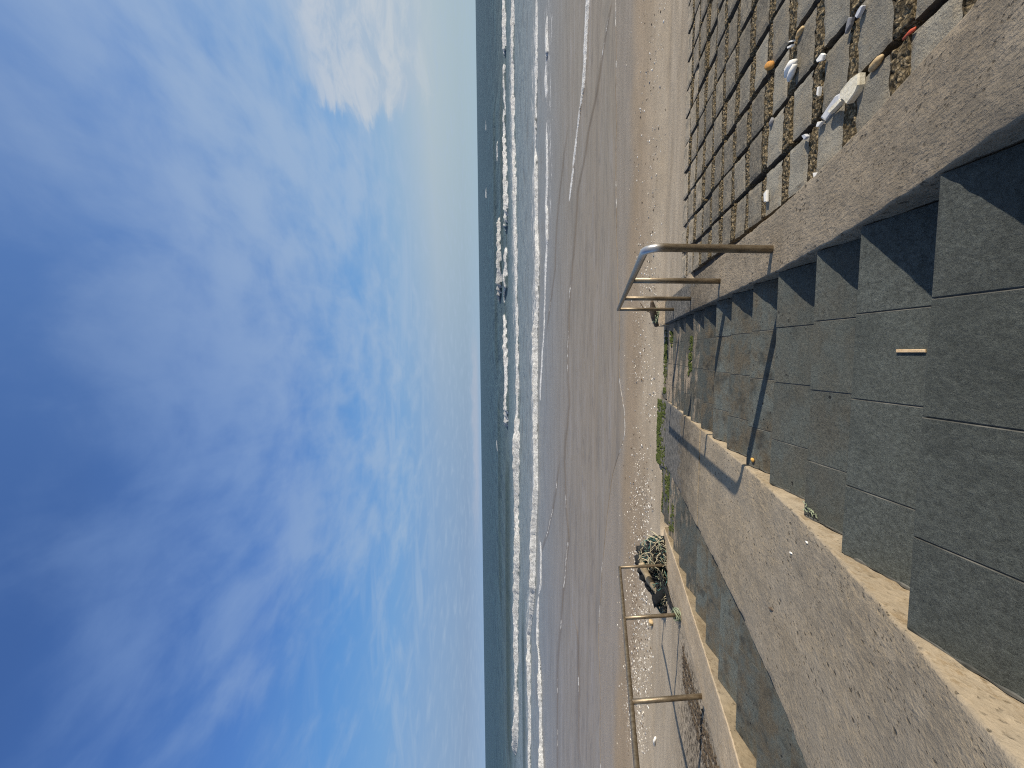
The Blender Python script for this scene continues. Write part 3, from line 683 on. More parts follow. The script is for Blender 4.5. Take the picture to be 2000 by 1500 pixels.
handrail(.688, [2.54, 3.685, 4.89, 6.10], [-1.097, -1.470, -1.842, -2.20], 2.4, .09, kerb_z, 'short handrail with a rounded bend and four posts on the broad kerb', True, 1)
handrail(-3.745, [1.25, 2.53, 3.80, 5.10, 6.38], [-.765, -1.17, -1.575, -1.985, -2.39], 1.2, .09, lkerb_z, 'long handrail on the narrow kerb, its lowest post behind the tangled net', True, 2)

# ------------------------------------------------------------------ block revetment
rev = empty('revetment', (2.4, 2.9, -2.3), 'sloping revetment of grey concrete blocks with sandy rough strips between', 'revetment')
PX, PY = .365, .32
def block_mesh(seed, w, top_len, strip_len, hgt=.13):
    r = random.Random(seed); mb = MB()
    # smooth top, local: x 0..w, y 0..top_len (seaward end = nosing), follows slope -.27
    nx, ny = 9, 8; vs = []
    for j in range(ny + 1):
        for i in range(nx + 1):
            x = w * i / nx; y = top_len * j / ny
            e = min(i, nx - i, j, ny - j)
            z = .004 + .007 * (j / ny) + .004 * noise.noise(Vector((x * 9, y * 9, seed))) - (.007 if e == 0 else 0)
            jx = .010 * noise.noise(Vector((y * 24, seed, 3 + i))) if i in (0, nx) else 0
            jy = .014 * noise.noise(Vector((x * 30, seed, 7 + j))) if j in (0, ny) else 0
            xx = x + (.006 if i == 1 else -.006 if i == nx - 1 else 0) * 0 + jx
            vs.append((xx, y + jy, z - .27 * y))
    fs = []
    W1 = nx + 1
    for j in range(ny):
        for i in range(nx): fs.append((j * W1 + i, j * W1 + i + 1, (j + 1) * W1 + i + 1, (j + 1) * W1 + i))
    # skirt
    ring = [i for i in range(W1)] + [j * W1 + nx for j in range(1, ny + 1)] + [ny * W1 + i for i in range(nx - 1, -1, -1)] + [j * W1 for j in range(ny - 1, 0, -1)]
    b0 = len(vs)
    for q in ring: vs.append((vs[q][0], vs[q][1], -.27 * vs[q][1] - hgt))
    for q in range(len(ring)):
        q2 = (q + 1) % len(ring); fs.append((ring[q2], ring[q], b0 + q, b0 + q2))
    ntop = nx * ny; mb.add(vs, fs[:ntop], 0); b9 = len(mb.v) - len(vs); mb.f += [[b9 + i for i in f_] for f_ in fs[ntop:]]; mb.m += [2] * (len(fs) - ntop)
    # rough strip on the upslope side, lower and lumpy
    nx, ny = 22, 6; vs = []
    for j in range(ny + 1):
        for i in range(nx + 1):
            x = w * i / nx; y = -strip_len * (1 - j / ny) - .004
            z = -.006 + .020 * (1 - j / ny) * .4 + .017 * noise.noise(Vector((x * 42, y * 42, seed * 2.3))) + .009 * noise.noise(Vector((x * 90, y * 90, seed)))
            vs.append((x + .006 * noise.noise(Vector((x * 60, y * 60, 1.5))), y, z - .27 * y))
    fs = []; W1 = nx + 1
    for j in range(ny):
        for i in range(nx): fs.append((j * W1 + i, j * W1 + i + 1, (j + 1) * W1 + i + 1, (j + 1) * W1 + i))
    b0 = len(vs)
    ring = [i for i in range(W1)] + [j * W1 + nx for j in range(1, ny + 1)] + [ny * W1 + i for i in range(nx - 1, -1, -1)] + [j * W1 for j in range(ny - 1, 0, -1)]
    for q in ring: vs.append((vs[q][0], vs[q][1], -.27 * vs[q][1] - hgt))
    for q in range(len(ring)):
        q2 = (q + 1) % len(ring); fs.append((ring[q2], ring[q], b0 + q, b0 + q2))
    mb.add(vs, fs, 1)
    return mb
GRV = .054; STRIP = .108
protos = [block_mesh(s, PX - GRV + (.012, -.010, .016, -.004, .006, -.014, .010, 0)[s], PY - STRIP - .004 + (.004, -.008, 0, .006, -.004, .003, -.01, 0)[s], STRIP) for s in range(8)]
pm = []
for q, mb in enumerate(protos):
    me = bpy.data.meshes.new('block'); me.from_pydata([(S * a, S * b, S * c) for a, b, c in mb.v], [], mb.f)
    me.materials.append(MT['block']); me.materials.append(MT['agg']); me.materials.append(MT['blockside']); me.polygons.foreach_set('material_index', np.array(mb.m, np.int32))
    me.polygons.foreach_set('use_smooth', np.array([m == 1 for m in mb.m], bool))
    pm.append(me)
cells = []
for i in range(0, 34):
    for j in range(-9, 12):
        x = .985 + GRV + PX * i; y = 1.63 + PY * j + STRIP
        cx, cy = x + .15, y + .1
        cells.append((i, j, x, y, cx, cy))
def seen(c):
    # size in the picture falls with distance; only cells in front of the eye and inside the view
    i, j, x, y, cx, cy = c
    return cy > 1.15 and cx / cy < 1.05 and cy < 5.25
vis = sorted([c for c in cells if seen(c)], key=lambda c: c[4] ** 2 + c[5] ** 2 + 3)
keep = vis[:100]; keepset = {(c[0], c[1]) for c in keep}
for c in keep:
    i, j, x, y, cx, cy = c
    o = bpy.data.objects.new('block', rnd.choice(pm)); COL.objects.link(o); o.parent = rev
    jx, jy = rnd.uniform(-.012, .008), rnd.uniform(-.010, .010)
    o.location = W((x + jx, y + jy, float(rev_z(y)) + rnd.uniform(-.008, .008))) - ORG[rev.name]
    o.rotation_euler = (rnd.uniform(-.025, .025), rnd.uniform(-.03, .03), rnd.uniform(-.022, .022))
mb = MB()
for c in cells:
    if (c[0], c[1]) in keepset: continue
    i, j, x, y, cx, cy = c; pr = rnd.choice(protos); z = float(rev_z(y)) + rnd.uniform(-.006, .006)
    vs = [(x + a, y + b, z + c_) for a, b, c_ in pr.v]; base = len(mb.v); mb.v += vs; mb.f += [[base + q for q in f] for f in pr.f]; mb.m += pr.m
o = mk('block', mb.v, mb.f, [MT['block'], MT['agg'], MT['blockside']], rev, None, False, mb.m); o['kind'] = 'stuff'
ys = np.arange(-2, 5.06, .15); xs = np.arange(.80, 13.6, .2)
XX, YY = np.meshgrid(xs, ys); ZZ = rev_z(YY) - .085 + .045 * smooth(2.6, 4.4, YY) + .012 * fbm(XX * 5, YY * 5, 77)
mk('bed', np.stack([XX, YY, ZZ], -1).reshape(-1, 3), gridfaces(len(ys), len(xs)), MT['bed'], rev, None, True)

# ------------------------------------------------------------------ litter on the revetment
def thing(mb, name, mat, lab, cat, group=None, smth=False):
    return label(mb.mk(name, mat, None, None, smth), lab, cat, group)
NR = (0, .261, .965)
TROWEL = [(1.368,1.888,-1.897),(1.31,1.886,-1.896),(1.287,1.902,-1.9),(1.268,1.966,-1.918),(1.305,1.993,-1.925),(1.333,2.023,-1.933),(1.369,2.022,-1.933),(1.379,1.939,-1.91)]
HANDLE = [(1.333,2.023,-1.933),(1.312,2.009,-1.929),(1.308,2.057,-1.942),(1.307,2.113,-1.957),(1.33,2.132,-1.963),(1.336,2.094,-1.952)]
up_ = lambda P, d: [(p[0], p[1], p[2] + d) for p in P]
mb = MB(); mb.prism(up_(TROWEL, .022), .034, bev=.06); root = mb.mk('foam_offcut', MT['cream'])
label(root, 'large cream foam offcut shaped like a blade with a handle, lying across a groove', 'foam scrap')
mb = MB(); mb.prism(up_(HANDLE, .020), .026, bev=.12); o = mb.mk('handle', MT['cream'], root)
STRIPP = [(1.386,2.064,-1.944),(1.353,2.061,-1.944),(1.336,2.102,-1.955),(1.324,2.136,-1.964),(1.314,2.186,-1.977),(1.358,2.233,-1.99),(1.376,2.177,-1.975),(1.398,2.103,-1.955)]
mb = MB(); mb.prism(up_(STRIPP, -.004), .022, bev=.14); thing(mb, 'plastic_strip', MT['greyplas'], 'long grey white plastic strip beside the cream foam offcut', 'plastic scrap')
mb = MB()
mb.tube([(1.875, 2.528, -2.068), (1.895, 2.58, -2.080), (1.893, 2.625, -2.094), (1.868, 2.655, -2.105)], [.018, .030, .028, .012], 10, squash=.8)
mb.tube([(1.862, 2.530, -2.068), (1.842, 2.57, -2.080), (1.828, 2.60, -2.090), (1.815, 2.615, -2.097)], [.018, .026, .022, .010], 10, squash=.8)
thing(mb, 'razor_shell', MT['white'], 'white two lobed shell on a dark block above the groove', 'shell', None, True)
mb = MB(); mb.lump((2.13, 2.92, -2.185), (.030, .052, .024), 3, 12, .12, rot=-.5); thing(mb, 'orange_pebble', MT['orange'], 'oval orange pebble on the revetment, near the white two lobed shell', 'pebble', None, True)
mb = MB(); mb.tube([(1.352, 1.842, -1.895), (1.352, 1.825, -1.888), (1.356, 1.79, -1.877), (1.36, 1.768, -1.872)], [.014, .021, .021, .010], 9, squash=.8); thing(mb, 'driftwood_chip', MT['tanwood'], 'short tan wood chip in the groove nearest the cream foam offcut', 'wood chip', None, True)
mb = MB(); mb.tube([(1.345, 1.60, -1.835), (1.352, 1.625, -1.842), (1.350, 1.66, -1.851)], [.008, .011, .007], 6, squash=.6)
thing(mb, 'plastic_scrap', MT['red'], 'small red orange plastic scrap in the groove close to the kerb', 'plastic scrap', None, True)
CH = [
 ('A', [(1.687,2.21,-1.984),(1.665,2.222,-1.987),(1.69,2.272,-2.0),(1.71,2.284,-2.004),(1.714,2.236,-1.991)], 'white', 'white jagged chip on the lip of the second groove from the kerb'),
 ('B', [(1.311,2.186,-1.977),(1.304,2.228,-1.989),(1.316,2.249,-1.994),(1.337,2.236,-1.991)], 'white', 'white broken chip touching the lower end of the grey plastic strip'),
 ('C', [(1.531,2.234,-1.99),(1.484,2.244,-1.993),(1.5,2.26,-1.997),(1.542,2.254,-1.996)], 'white', 'slim white sliver lying in a rough sandy strip'),
 ('D', [(1.059,2.256,-1.996),(1.042,2.213,-1.985),(1.024,2.211,-1.984),(1.017,2.241,-1.992)], 'white', 'bright white square chip against the edge of the broad kerb'),
 ('E', [(1.207,2.853,-2.157),(1.118,2.845,-2.155),(1.129,2.883,-2.165),(1.199,2.895,-2.169)], 'white', 'long white chip in a sandy strip behind the handrail post'),
 ('F', [(1.35,2.402,-2.036),(1.341,2.368,-2.026),(1.31,2.337,-2.018),(1.307,2.369,-2.027)], 'greyplas', 'pale blue grey chip stuck in the dark groove below the plastic strip'),
 ('R', [(1.686,1.901,-1.9),(1.671,1.918,-1.905),(1.662,1.942,-1.911),(1.683,1.958,-1.916),(1.697,1.938,-1.91),(1.701,1.917,-1.905)], 'greyplas', 'small grey white rod at the right edge of the picture'),
 ('S', [(1.726,2.01,-1.93),(1.696,2.019,-1.932),(1.678,2.057,-1.942),(1.719,2.049,-1.94),(1.747,2.039,-1.938)], 'greystone', 'dark grey stone slab wedged in a shaded groove'),
 ('H', [(2.035,2.561,-2.079),(2.027,2.567,-2.08),(2.07,2.627,-2.096),(2.06,2.60,-2.09)], 'white', 'upper one of two thin white slivers in the third groove'),
 ('I', [(2.013,2.566,-2.08),(2.006,2.577,-2.083),(2.033,2.631,-2.097),(2.049,2.638,-2.099)], 'white', 'lower one of two thin white slivers in the third groove'),
]
for nm, P, m, lb in CH:
    mb = MB(); mb.prism(up_(P, .010 if m != 'greystone' else -.01), .018, bev=.12); thing(mb, 'stone_chip' if m == 'greystone' else 'white_chip' if m == 'white' else 'plastic_chip', MT[m], lb, 'chip', 'chips stranded on the block revetment')
mb = MB(); mb.lump((1.69, 2.855, -2.172), (.030, .026, .016), 8, 8, .25); thing(mb, 'grey_pebble', MT['greystone'], 'rounded grey pebble resting between two revetment blocks', 'pebble', None, True)
mb = MB(); mb.tube([(2.065, 2.50, -2.085), (2.06, 2.535, -2.094), (2.058, 2.57, -2.104)], [.012, .020, .009], 8); thing(mb, 'brown_pebble', MT['tanwood'], 'brown wedge of wood in the third groove beside white slivers', 'wood chip', None, True)

# ------------------------------------------------------------------ small things on the stairs
mb = MB(); mb.box(-.0065, .0055, 1.283, 1.383, -1.604, -1.598, .0015); thing(mb, 'wooden_stick', MT['stick'], 'flat pale wooden stick lying on a near slate step', 'stick')
mb = MB(); mb.lump((-.842, 2.828, -2.112), (.018, .016, .011), 4, 9, .2); thing(mb, 'yellow_pebble', MT['yellow'], 'yellow pebble at the left end of a shaded step', 'pebble', None, True)
mb = MB(); rr = random.Random(4)
for q in range(3):
    pts = []; a = rr.uniform(0, 6)
    for k in range(14):
        a += rr.uniform(-.9, 1.1); rad = .010 + .012 * rr.random()
        pts.append((-.872 + .003 * k * (q != 1) + rad * math.cos(a), 1.865 + .006 * k + rad * math.sin(a), -1.762 + .012 * rr.random()))
    mb.tube(pts, .0022, 6)
thing(mb, 'rope_tangle', MT['net_green'], 'tiny tangle of pale rope at the left end of a step', 'rope', None, True)

mb = MB(); mb.lump((-.983, 1.816, -1.672), (.005, .009, .005), 3, 8, .3); thing(mb, 'white_chip', MT['white'], 'tiny white chip on the wide divider, nearer the slate steps', 'chip')
mb = MB(); mb.lump((-1.143, 2.002, -1.751), (.005, .011, .005), 5, 8, .3); thing(mb, 'white_chip', MT['white'], 'tiny white chip in the middle of the wide divider', 'chip')
mb = MB(); mb.lump((-1.638, 2.226, -1.834), (.010, .034, .006), 7, 9, .3, rot=.2); thing(mb, 'dry_leaf', MT['brownstone'], 'dark dry leaf lying on the wide concrete divider', 'leaf')

# ------------------------------------------------------------------ fishing net bundle with a log
net = empty('net_bundle', (-3.9, 6.55, -3.42), 'tangled heap of black, teal and beige netting at the foot of the narrow kerb', 'fishing net')
mb = MB()
mb.lump((-3.78, 6.72, -3.28), (.34, .30, .34), 5, 20, .32, freq=2.6)
mb.lump((-4.18, 6.55, -3.22), (.36, .20, .22), 6, 18, .30, rot=.25, freq=2.6)
mb.lump((-3.62, 6.60, -3.34), (.22, .26, .20), 9, 16, .32, freq=2.6)
mb.lump((-3.72, 6.92, -3.02), (.08, .08, .10), 10, 14, .5, freq=3.2)
for q_, (lx, ly, lz, lr) in enumerate([(-3.86, 6.76, -2.96, .13), (-4.02, 6.70, -3.02, .16), (-4.22, 6.63, -3.14, .17), (-4.42, 6.55, -3.26, .16), (-4.58, 6.46, -3.36, .12), (-4.72, 6.40, -3.43, .08)]): mb.lump((lx, ly, lz), (lr * 1.15, lr, lr), 20 + q_, 16, .28, freq=3.0)  # black lumps shaped to stand in for the log's shaded side
mb.mk('net_and_log_shade', MT['net_dark'], net, None, True)
rr = random.Random(8)
def strand(c, dim, n, wob, rad, mb, lift=1.0):
    th = rr.uniform(.1, 1.45); ph = rr.uniform(-math.pi, math.pi); pts = []
    dth = rr.uniform(-.10, .14); dph = rr.uniform(-.22, .22)
    for k in range(n):
        th += dth + rr.uniform(-.12, .12); ph += dph + rr.uniform(-.15, .15)
        s_ = lift + wob * rr.uniform(-.5, 1)
        pts.append((c[0] + dim[0] * s_ * math.sin(th) * math.cos(ph), c[1] + dim[1] * s_ * math.sin(th) * math.sin(ph), max(-3.44, c[2] + dim[2] * s_ * math.cos(th))))
    mb.tube(pts, rad, 5, squash=.8)
for mname, cnt, rad in (('net_dark', 200, .009), ('net_teal', 90, .0045), ('net_beige', 105, .0056), ('net_green', 60, .0045)):
    mb = MB()
    for q in range(cnt):
        c, dm = rr.choice([((-3.78, 6.70, -3.28), (.37, .34, .37)), ((-3.62, 6.55, -3.34), (.26, .28, .24)), ((-4.10, 6.55, -3.24), (.36, .23, .25)), ((-4.46, 6.50, -3.32), (.27, .20, .20))] if mname != 'net_beige' else [((-3.76, 6.66, -3.26), (.38, .35, .37)), ((-3.62, 6.52, -3.34), (.27, .28, .25)), ((-4.36, 6.47, -3.30), (.26, .18, .19))])
        strand(c, dm, rr.randint(6, 13), .10, rad * rr.uniform(.6, 1.3), mb)
    o = mb.mk('strand', MT[mname], net, None, True)
    o['label'] = {'net_dark': 'black strands', 'net_teal': 'teal strands', 'net_beige': 'beige strands', 'net_green': 'pale green strands'}[mname]
# loose folds of cloth-like netting
mb = MB()
for q in range(9):
    x0 = -3.98 + .07 * q; pts = []
    for k in range(8):
        t = k / 7; pts.append((x0 + .10 * t + .03 * math.sin(5 * t + q), 6.98 - .72 * t, -3.02 - .10 * abs(q - 3) / 3 - .36 * t ** 2.2 + .03 * math.sin(6 * t + 2 * q)))
    mb.tube(pts, [.008, .014, .018, .018, .016, .014, .012, .006], 7, squash=.55)
mb.mk('net_fold', MT['net_beige'], net, None, True)
def log(pts, rads, name, mat, lab, cat, seed):
    mb = MB(); n = 16
    P = [Vector(p) for p in pts]; PP = []; RR = []
    for i in range(len(P) - 1):
        for k in range(6):
            t = k / 6; PP.append(P[i].lerp(P[i + 1], t)); RR.append(rads[i] + (rads[i + 1] - rads[i]) * t)
    PP.append(P[-1]); RR.append(rads[-1])
    mb.tube(PP, RR, n)
    for q, v in enumerate(mb.v):
        w = Vector(v); nz = noise.noise(Vector((w.x * 7, w.y * 7, w.z * 7 + seed))) * .18 + noise.noise(Vector((w.x * 22, w.y * 22, w.z * 9))) * .08
        ax = PP[min(len(PP) - 1, q // n)]; mb.v[q] = tuple(ax + (w - ax) * (1 + nz))
    return thing(mb, name, mat, lab, cat, None, True)
log([(-3.80, 6.58, -2.86), (-4.06, 6.50, -2.98), (-4.30, 6.44, -3.14), (-4.52, 6.38, -3.32)], [.055, .066, .064, .05], 'driftwood_log', MT['log'], 'bleached driftwood log leaning on the tangled net heap', 'log', 3)
log([(-4.10, 6.30, -3.20), (-4.12, 5.9, -3.06), (-3.98, 5.45, -2.92), (-3.86, 5.12, -2.83)], [.030, .030, .026, .016], 'dark_rope', MT['net_dark'], 'thick dark rope trailing from the net up to the middle post', 'rope', 5)
mb = MB(); rr = random.Random(15)
for q in range(7):
    pts = []; a = rr.uniform(0, 6)
    for k in range(12):
        a += rr.uniform(.3, .9); pts.append((-3.74 + (.055 + .03 * rr.random()) * math.cos(a), 5.10 + (.07 + .04 * rr.random()) * math.sin(a), -2.80 + .02 * k / 3 + .02 * rr.random()))
    mb.tube(pts, .0045, 6)
thing(mb, 'rope_coil', MT['net_green'], 'pale green rope coiled round the base of the middle left post', 'rope', None, True)
mb = MB()
for q in range(5):
    pts = [(-3.80 - .04 * q + .03 * rr.random(), 6.35 - .22 * k + .03 * rr.random(), -3.12 + .058 * k + .04 * rr.random()) for k in range(6)]
    mb.tube(pts, .0035, 6)
thing(mb, 'loose_rope', MT['net_dark'], 'thin dark ropes running along the kerb from the net', 'rope', None, True)

# driftwood caught at the end post of the short rail
log([(.50, 7.10, -3.30), (.66, 7.02, -3.20), (.80, 6.98, -3.16), (.93, 6.93, -3.12)], [.04, .058, .055, .025], 'driftwood_snag', MT['brownstone'], 'dark driftwood snag caught at the foot of the broad kerb', 'driftwood', 7)
log([(.72, 7.10, -3.22), (.82, 7.18, -3.08), (.94, 7.22, -3.02)], [.014, .013, .006], 'twig', MT['brownstone'], 'thin twig sticking out of the dark driftwood snag', 'twig', 8)
mb = MB(); rr = random.Random(19)
for q in range(14):
    pts = [(.52 + .32 * rr.random(), 6.92 + .2 * rr.random(), -3.28 + .10 * rr.random()) for k in range(4)]
    mb.tube(pts, .008, 5)
thing(mb, 'rope_scraps', MT['net_green'], 'pale rope scraps wound through the dark driftwood snag', 'rope', None, True)

# two bigger finds on the sand
zb = lambda x, y: float(beach_z(np.array(x), np.array(y)))
log([(-5.78, 7.72, zb(-5.78, 7.72) + .03), (-5.88, 7.76, zb(-5.88, 7.76) + .035)], [.05, .04], 'wood_block', MT['tanwood'], 'small tan wood block on the sand beyond the long handrail', 'wood block', 2)
mb = MB(); a = (-7.95, 7.22); b = (-8.28, 7.36)
mb.tube([(a[0], a[1], zb(*a) + .016), ((a[0] + b[0]) / 2, (a[1] + b[1]) / 2, zb(*a) + .016), (b[0], b[1], zb(*b) + .014)], [.022, .024, .016], 10); thing(mb, 'white_tube', MT['white'], 'white tube lying on the sand near the left edge of the picture', 'tube', None, True)

# ------------------------------------------------------------------ shells and pebbles on the sand
def shell_mesh(name, seed, mat, dome=True):
    mb = MB(); r = random.Random(seed); nr_, na = 5, 12; vs = []; fs = []
    for i in range(nr_ + 1):
        t = i / nr_
        for k in range(na):
            a = 2 * math.pi * k / na
            rad = t * (1 + .10 * math.cos(a)) * (1 + .04 * (k % 2))
            z = .55 * (1 - t ** 2.0) + (.04 * (k % 2) * t)
            vs.append((rad * math.cos(a) + .12 * (1 - t), rad * .85 * math.sin(a), z))
    for i in range(nr_):
        for k in range(na):
            k2 = (k + 1) % na; fs.append((i * na + k, (i + 1) * na + k, (i + 1) * na + k2, i * na + k2))
    if not dome: vs = [(x, y, .45 - z * .8) for x, y, z in vs]
    mb.add(vs, fs)
    vv = [(a * .03, b * .03, c * .03) for a, b, c in mb.v]
    me = bpy.data.meshes.new(name); me.from_pydata([tuple(S * q for q in v) for v in vv], [], mb.f); me.materials.append(mat)
    me.polygons.foreach_set('use_smooth', np.ones(len(me.polygons), bool)); return me, vv, mb.f
def peb_mesh(name, seed, mat, dim):
    mb = MB(); mb.lump((0, 0, .3 * dim[2]), dim, seed, 9, .22)
    me = bpy.data.meshes.new(name); me.from_pydata([tuple(S * q for q in v) for v in mb.v], [], mb.f); me.materials.append(mat)
    me.polygons.foreach_set('use_smooth', np.ones(len(me.polygons), bool)); return me, mb.v, mb.f
SHM = [shell_mesh('shell', 1, MT['shell']), shell_mesh('shell', 2, MT['shell'], False), peb_mesh('shell', 3, MT['white'], (.030, .020, .010))]
PBM = [peb_mesh('pebble', 5, MT['brownstone'], (.028, .020, .014)), peb_mesh('pebble', 6, MT['greystone'], (.030, .024, .016)), peb_mesh('pebble', 7, MT['brownstone'], (.040, .014, .010))]
rs = random.Random(77)
def spots(n, white):
    out = []
    while len(out) < n:
        y = rs.gauss(8.75, .75); s = rs.uniform(-1.15, 1.15); x = s * y
        if not (7.65 < y < 11.0): continue
        dens = .30 + .9 * float(smooth(-2.2, -4.2, x)) * float(smooth(-12, -9, x)) - .12 * float(smooth(1, 3, x))
        dens *= 1.0 if abs(y - 8.75) < .9 else .45
        if -1.5 < x < 2: dens += .12
        if noise.noise(Vector((x * .9, y * 1.6, 2))) < -.12 and rs.random() < .75: continue
        if rs.random() < dens: out.append((x, y))
    return out
def scatter(protos, pts, name, cap, lab, cat, grp, stuffname, smin, smax):
    items = []
    for x, y in pts:
        sz = smin * (smax / smin) ** (rs.random() ** 2.2)
        items.append((sz / y, x, y, sz))
    items.sort(reverse=True)
    for i, (q, x, y, sz) in enumerate(items[:cap]):
        me = rs.choice(protos)[0]
        o = bpy.data.objects.new(name, me); COL.objects.link(o); o.location = W((x, y, zb(x, y) - .002)); o.scale = (sz,) * 3
        o.rotation_euler = (rs.uniform(-.3, .3), rs.uniform(-.3, .3), rs.uniform(0, 6.28)); label(o, lab, cat, grp)
    mb = MB()
    mats = []
    for q, x, y, sz in items[cap:]:
        pi = rs.randrange(len(protos)); a = rs.uniform(0, 6.28); ca, sa = math.cos(a), math.sin(a); z0 = zb(x, y) - .002
        mb.add([(x + sz * (p[0] * ca - p[1] * sa), y + sz * (p[0] * sa + p[1] * ca), z0 + sz * p[2]) for p in protos[pi][1]], protos[pi][2], pi)
    if items[cap:]:
        o = mb.mk(stuffname, [p[0].materials[0] for p in protos], None, None, True); label(o, kind='stuff'); o['label'] = lab + ', the many smaller ones'; o['category'] = cat
scatter(SHM, spots(2300, True), 'shell', 260, 'small pale shell lying on the brown sand', 'shell', 'shells strewn along the beach', 'shell_litter', .30, 1.0)
scatter(PBM, spots(1500, False), 'pebble', 120, 'small dark pebble lying on the brown sand', 'pebble', 'dark pebbles strewn along the beach', 'pebble_litter', .32, 1.05)
# dark tide wrack on the sand beside the narrow kerb and by the revetment foot
mb = MB()
for q in range(900):
    t = rs.random(); y = 2.9 + 2.0 * t; x = rs.choice([-4.05, -4.22, -4.42]) - .10 * (y - 3.5) + rs.gauss(0, .05) + .06 * math.sin(y * 3)
    s_ = rs.uniform(.006, .020); mb.lump((x, y, zb(x, y) + .2 * s_), (s_ * 1.6, s_, s_ * .5), q % 50, 6, .4, rot=rs.uniform(0, 3))
for q in range(500):
    x = rs.uniform(.95, 4.2); y = 5.22 + .10 * math.sin(x * 3) + abs(rs.gauss(0, .10)); s_ = rs.uniform(.005, .015)
    mb.lump((x, y, zb(x, y) + .2 * s_), (s_ * 1.8, s_, s_ * .5), q % 50, 6, .4, rot=rs.uniform(0, 3))
o = mb.mk('tide_wrack', MT['wrack'], None, None, True); label(o, 'dark crumbs of tide wrack on the sand by kerb and blocks', 'wrack', kind='stuff')

# ------------------------------------------------------------------ sky, sun
EL, AZ = math.radians(28.2), math.radians(103.0)          # azimuth clockwise from +Y (seaward) towards +X
sd = Vector((math.sin(AZ) * math.cos(EL), math.cos(AZ) * math.cos(EL), math.sin(EL)))
wld = bpy.data.worlds.new('World'); scn.world = wld; wld.use_nodes = True
nt = wld.node_tree; bg = nt.nodes['Background']
class WM(Mat):
    def __init__(s): s.t = nt
w = WM()
sky = w.n('ShaderNodeTexSky'); sky.sky_type = 'NISHITA'; sky.sun_disc = False
sky.sun_elevation = EL; sky.sun_rotation = AZ; sky.air_density = 1.0; sky.dust_density = .8; sky.ozone_density = 2.2; sky.altitude = 0
SKYS = .075; EXPO = .25
d = w.n('ShaderNodeTexCoord').outputs['Generated']
dx, dy, dz = w.sep(d)
den = w.math('MAXIMUM', w.math('ADD', dz, .07), .03)
px = w.math('DIVIDE', dx, den); py = w.math('DIVIDE', dy, den)
pc = w.n('ShaderNodeCombineXYZ'); w.put(pc.inputs[0], px); w.put(pc.inputs[1], py); P = pc.outputs[0]
def lin(r, g, b):
    f = lambda v: ((v / 255 + .055) / 1.055) ** 2.4 if v > 10 else v / 255 / 12.92
    return tuple(f(v) / SKYS / 2 ** EXPO for v in (r, g, b))
gl = w.ramp(dz, [(0.0, lin(140, 172, 210)), (.035, lin(126, 155, 193)), (.10, lin(128, 160, 200)), (.19, lin(112, 160, 212)), (.29, lin(92, 148, 212)), (.42, lin(80, 128, 200)), (.55, lin(70, 112, 182)), (.68, lin(62, 99, 163)), (1, lin(52, 86, 146))])
gr = w.ramp(dz, [(0.0, lin(166, 192, 208)), (.035, lin(166, 188, 202)), (.10, lin(178, 194, 204)), (.19, lin(150, 182, 212)), (.29, lin(118, 166, 216)), (.42, lin(112, 156, 210)), (.55, lin(104, 146, 206)), (.68, lin(98, 138, 198)), (1, lin(80, 118, 178))])
grad = w.mix(w.rng(dx, -.55, .62), gl, gr)
base = w.mix(.12, grad, sky.outputs[0])
back = w.math('MULTIPLY', w.rng(w.math('ADD', w.math('MULTIPLY', dy, -1.0), w.math('MULTIPLY', dz, .9)), .30, .9), .8)   # pale sky added overhead and inland, out of view, as neutral fill
base = w.mix(back, base, lin(150, 160, 172))
def blob(c, lo, hi):
    x = w.n('ShaderNodeVectorMath'); x.operation = 'DOT_PRODUCT'; w.put(x.inputs[0], d); x.inputs[1].default_value = Vector(c).normalized(); return w.rng(x.outputs['Value'], lo, hi)
def mx(*a):
    r = a[0]
    for q in a[1:]: r = w.math('MAXIMUM', r, q)
    return r
rot = w.n('ShaderNodeMapping'); w.put(rot.inputs['Vector'], P); rot.inputs['Rotation'].default_value = (0, 0, math.radians(24)); rot.inputs['Scale'].default_value = (1.0, .8, 1)
wisp = w.noise(rot.outputs[0], 3.3, 9, .54, .25)
fib = w.n('ShaderNodeMapping'); w.put(fib.inputs['Vector'], P); fib.inputs['Rotation'].default_value = (0, 0, math.radians(38)); fib.inputs['Scale'].default_value = (2.4, .9, 1)
fibre = w.noise(fib.outputs[0], 3.4, 10, .58, .5)
wisp2 = w.noise(w.sc(P, (.55, 1.7, 1)), 1.2, 10, .58, .4)
areas = mx(w.math('MULTIPLY', blob((.36, .83, .43), .950, .998), 1.0), w.math('MULTIPLY', blob((.06, .85, .52), .962, .998), .95), w.math('MULTIPLY', blob((-.13, .84, .53), .975, .998), .95),
           w.math('MULTIPLY', blob((-.30, .87, .37), .955, .998), .75), w.math('MULTIPLY', blob((-.43, .74, .51), .965, .998), .6), w.math('MULTIPLY', blob((.52, .66, .55), .90, .995), .75), w.math('MULTIPLY', blob((.02, .93, .33), .965, .998), .65))
cir = w.math('ADD', w.math('ADD', w.math('MULTIPLY', wisp, .75), w.math('MULTIPLY', fibre, .25)), w.math('MULTIPLY', areas, .26))
cir = w.math('MULTIPLY', w.rng(cir, .44, .86), w.rng(dz, .72, .42, .34, .64))
low = w.math('MULTIPLY', w.math('MULTIPLY', w.rng(dz, .07, .16), w.rng(dz, .40, .26)), w.math('MULTIPLY', w.rng(wisp2, .47, .70), .48))
cf = mx(cir, low)
ccol = w.mix(w.rng(dz, .12, .6), lin(168, 188, 210), lin(130, 160, 206))
ccol = w.mix(w.rng(dx, -.35, .5), ccol, lin(168, 188, 212))
c = w.mix(cf, base, ccol)
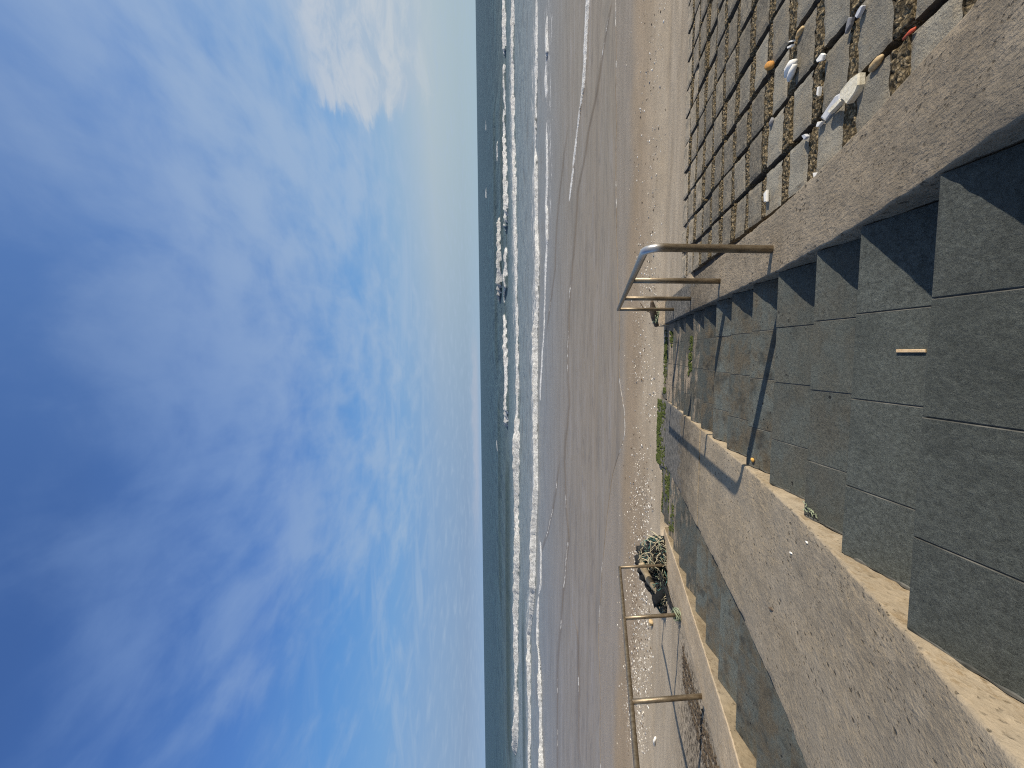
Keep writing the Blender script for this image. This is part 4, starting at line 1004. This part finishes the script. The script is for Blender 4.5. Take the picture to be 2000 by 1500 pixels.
# heap cloud low on the right
q3 = w.n('ShaderNodeMapping'); w.put(q3.inputs['Vector'], d); q3.inputs['Scale'].default_value = (9, 9, 26)
cn = w.noise(q3.outputs[0], 1.0, 12, .64, .5)
reg = w.math('MULTIPLY', blob((.660, .735, .20), .955, .999), 1.0)
cum = w.rng(w.math('ADD', w.math('MULTIPLY', cn, .62), w.math('MULTIPLY', reg, .62)), .56, .72)
cum = w.math('MULTIPLY', cum, w.math('MULTIPLY', w.rng(reg, .0, .25), w.math('MULTIPLY', w.rng(dz, .05, .17), w.rng(dz, .37, .27))))
c = w.mix(w.math('MULTIPLY', cum, .66), c, w.mix(w.rng(cn, .38, .62), lin(176, 190, 205), lin(206, 209, 211)))
# thin bank of cloud tops at the horizon
hb = w.noise(w.sc(d, (14, 14, 40)), 1.0, 5, .6)
hz = w.math('MULTIPLY', w.math('MULTIPLY', w.rng(dz, .0, .012), w.rng(w.math('ADD', dz, w.math('MULTIPLY', hb, -.03)), .012, .0)), w.math('MULTIPLY', w.rng(dx, .1, -.05), w.rng(dx, -.5, -.3)))
c = w.mix(w.math('MULTIPLY', hz, .35), c, lin(190, 190, 200))
w.put(bg.inputs['Color'], c); bg.inputs['Strength'].default_value = SKYS
sun = bpy.data.lights.new('sun', 'SUN'); sun.energy = 4.7; sun.angle = math.radians(.5); sun.color = (1.0, .91, .78)
so = bpy.data.objects.new('sun', sun); COL.objects.link(so); so.rotation_euler = (-sd).to_track_quat('-Z', 'Y').to_euler(); so.location = (20, 0, 20)

# ------------------------------------------------------------------ camera (the phone was held on its side, so the picture lies turned a quarter)
cam = bpy.data.cameras.new('camera'); cam.sensor_width = 36; cam.sensor_fit = 'HORIZONTAL'; cam.lens = 36 * 761.84 / 2000
cam.clip_start = .02; cam.clip_end = 40000
pitch, yaw, roll = .081264, -.078302, .013074
f = Vector((math.sin(yaw) * math.cos(pitch), math.cos(yaw) * math.cos(pitch), -math.sin(pitch)))
r_ = Vector((math.cos(yaw), -math.sin(yaw), 0)); dn = f.cross(r_)
r2 = math.cos(roll) * r_ + math.sin(roll) * dn; d2 = -math.sin(roll) * r_ + math.cos(roll) * dn
co = bpy.data.objects.new('camera', cam); COL.objects.link(co)
co.matrix_world = Matrix(((d2.x, r2.x, -f.x, 0), (d2.y, r2.y, -f.y, 0), (d2.z, r2.z, -f.z, S * ZS), (0, 0, 0, 1)))
scn.camera = co
scn.cycles.use_denoising = False
scn.cycles.filter_width = 1.15
scn.view_settings.view_transform = 'Standard'; scn.view_settings.look = 'None'; scn.view_settings.exposure = EXPO; scn.view_settings.gamma = 1
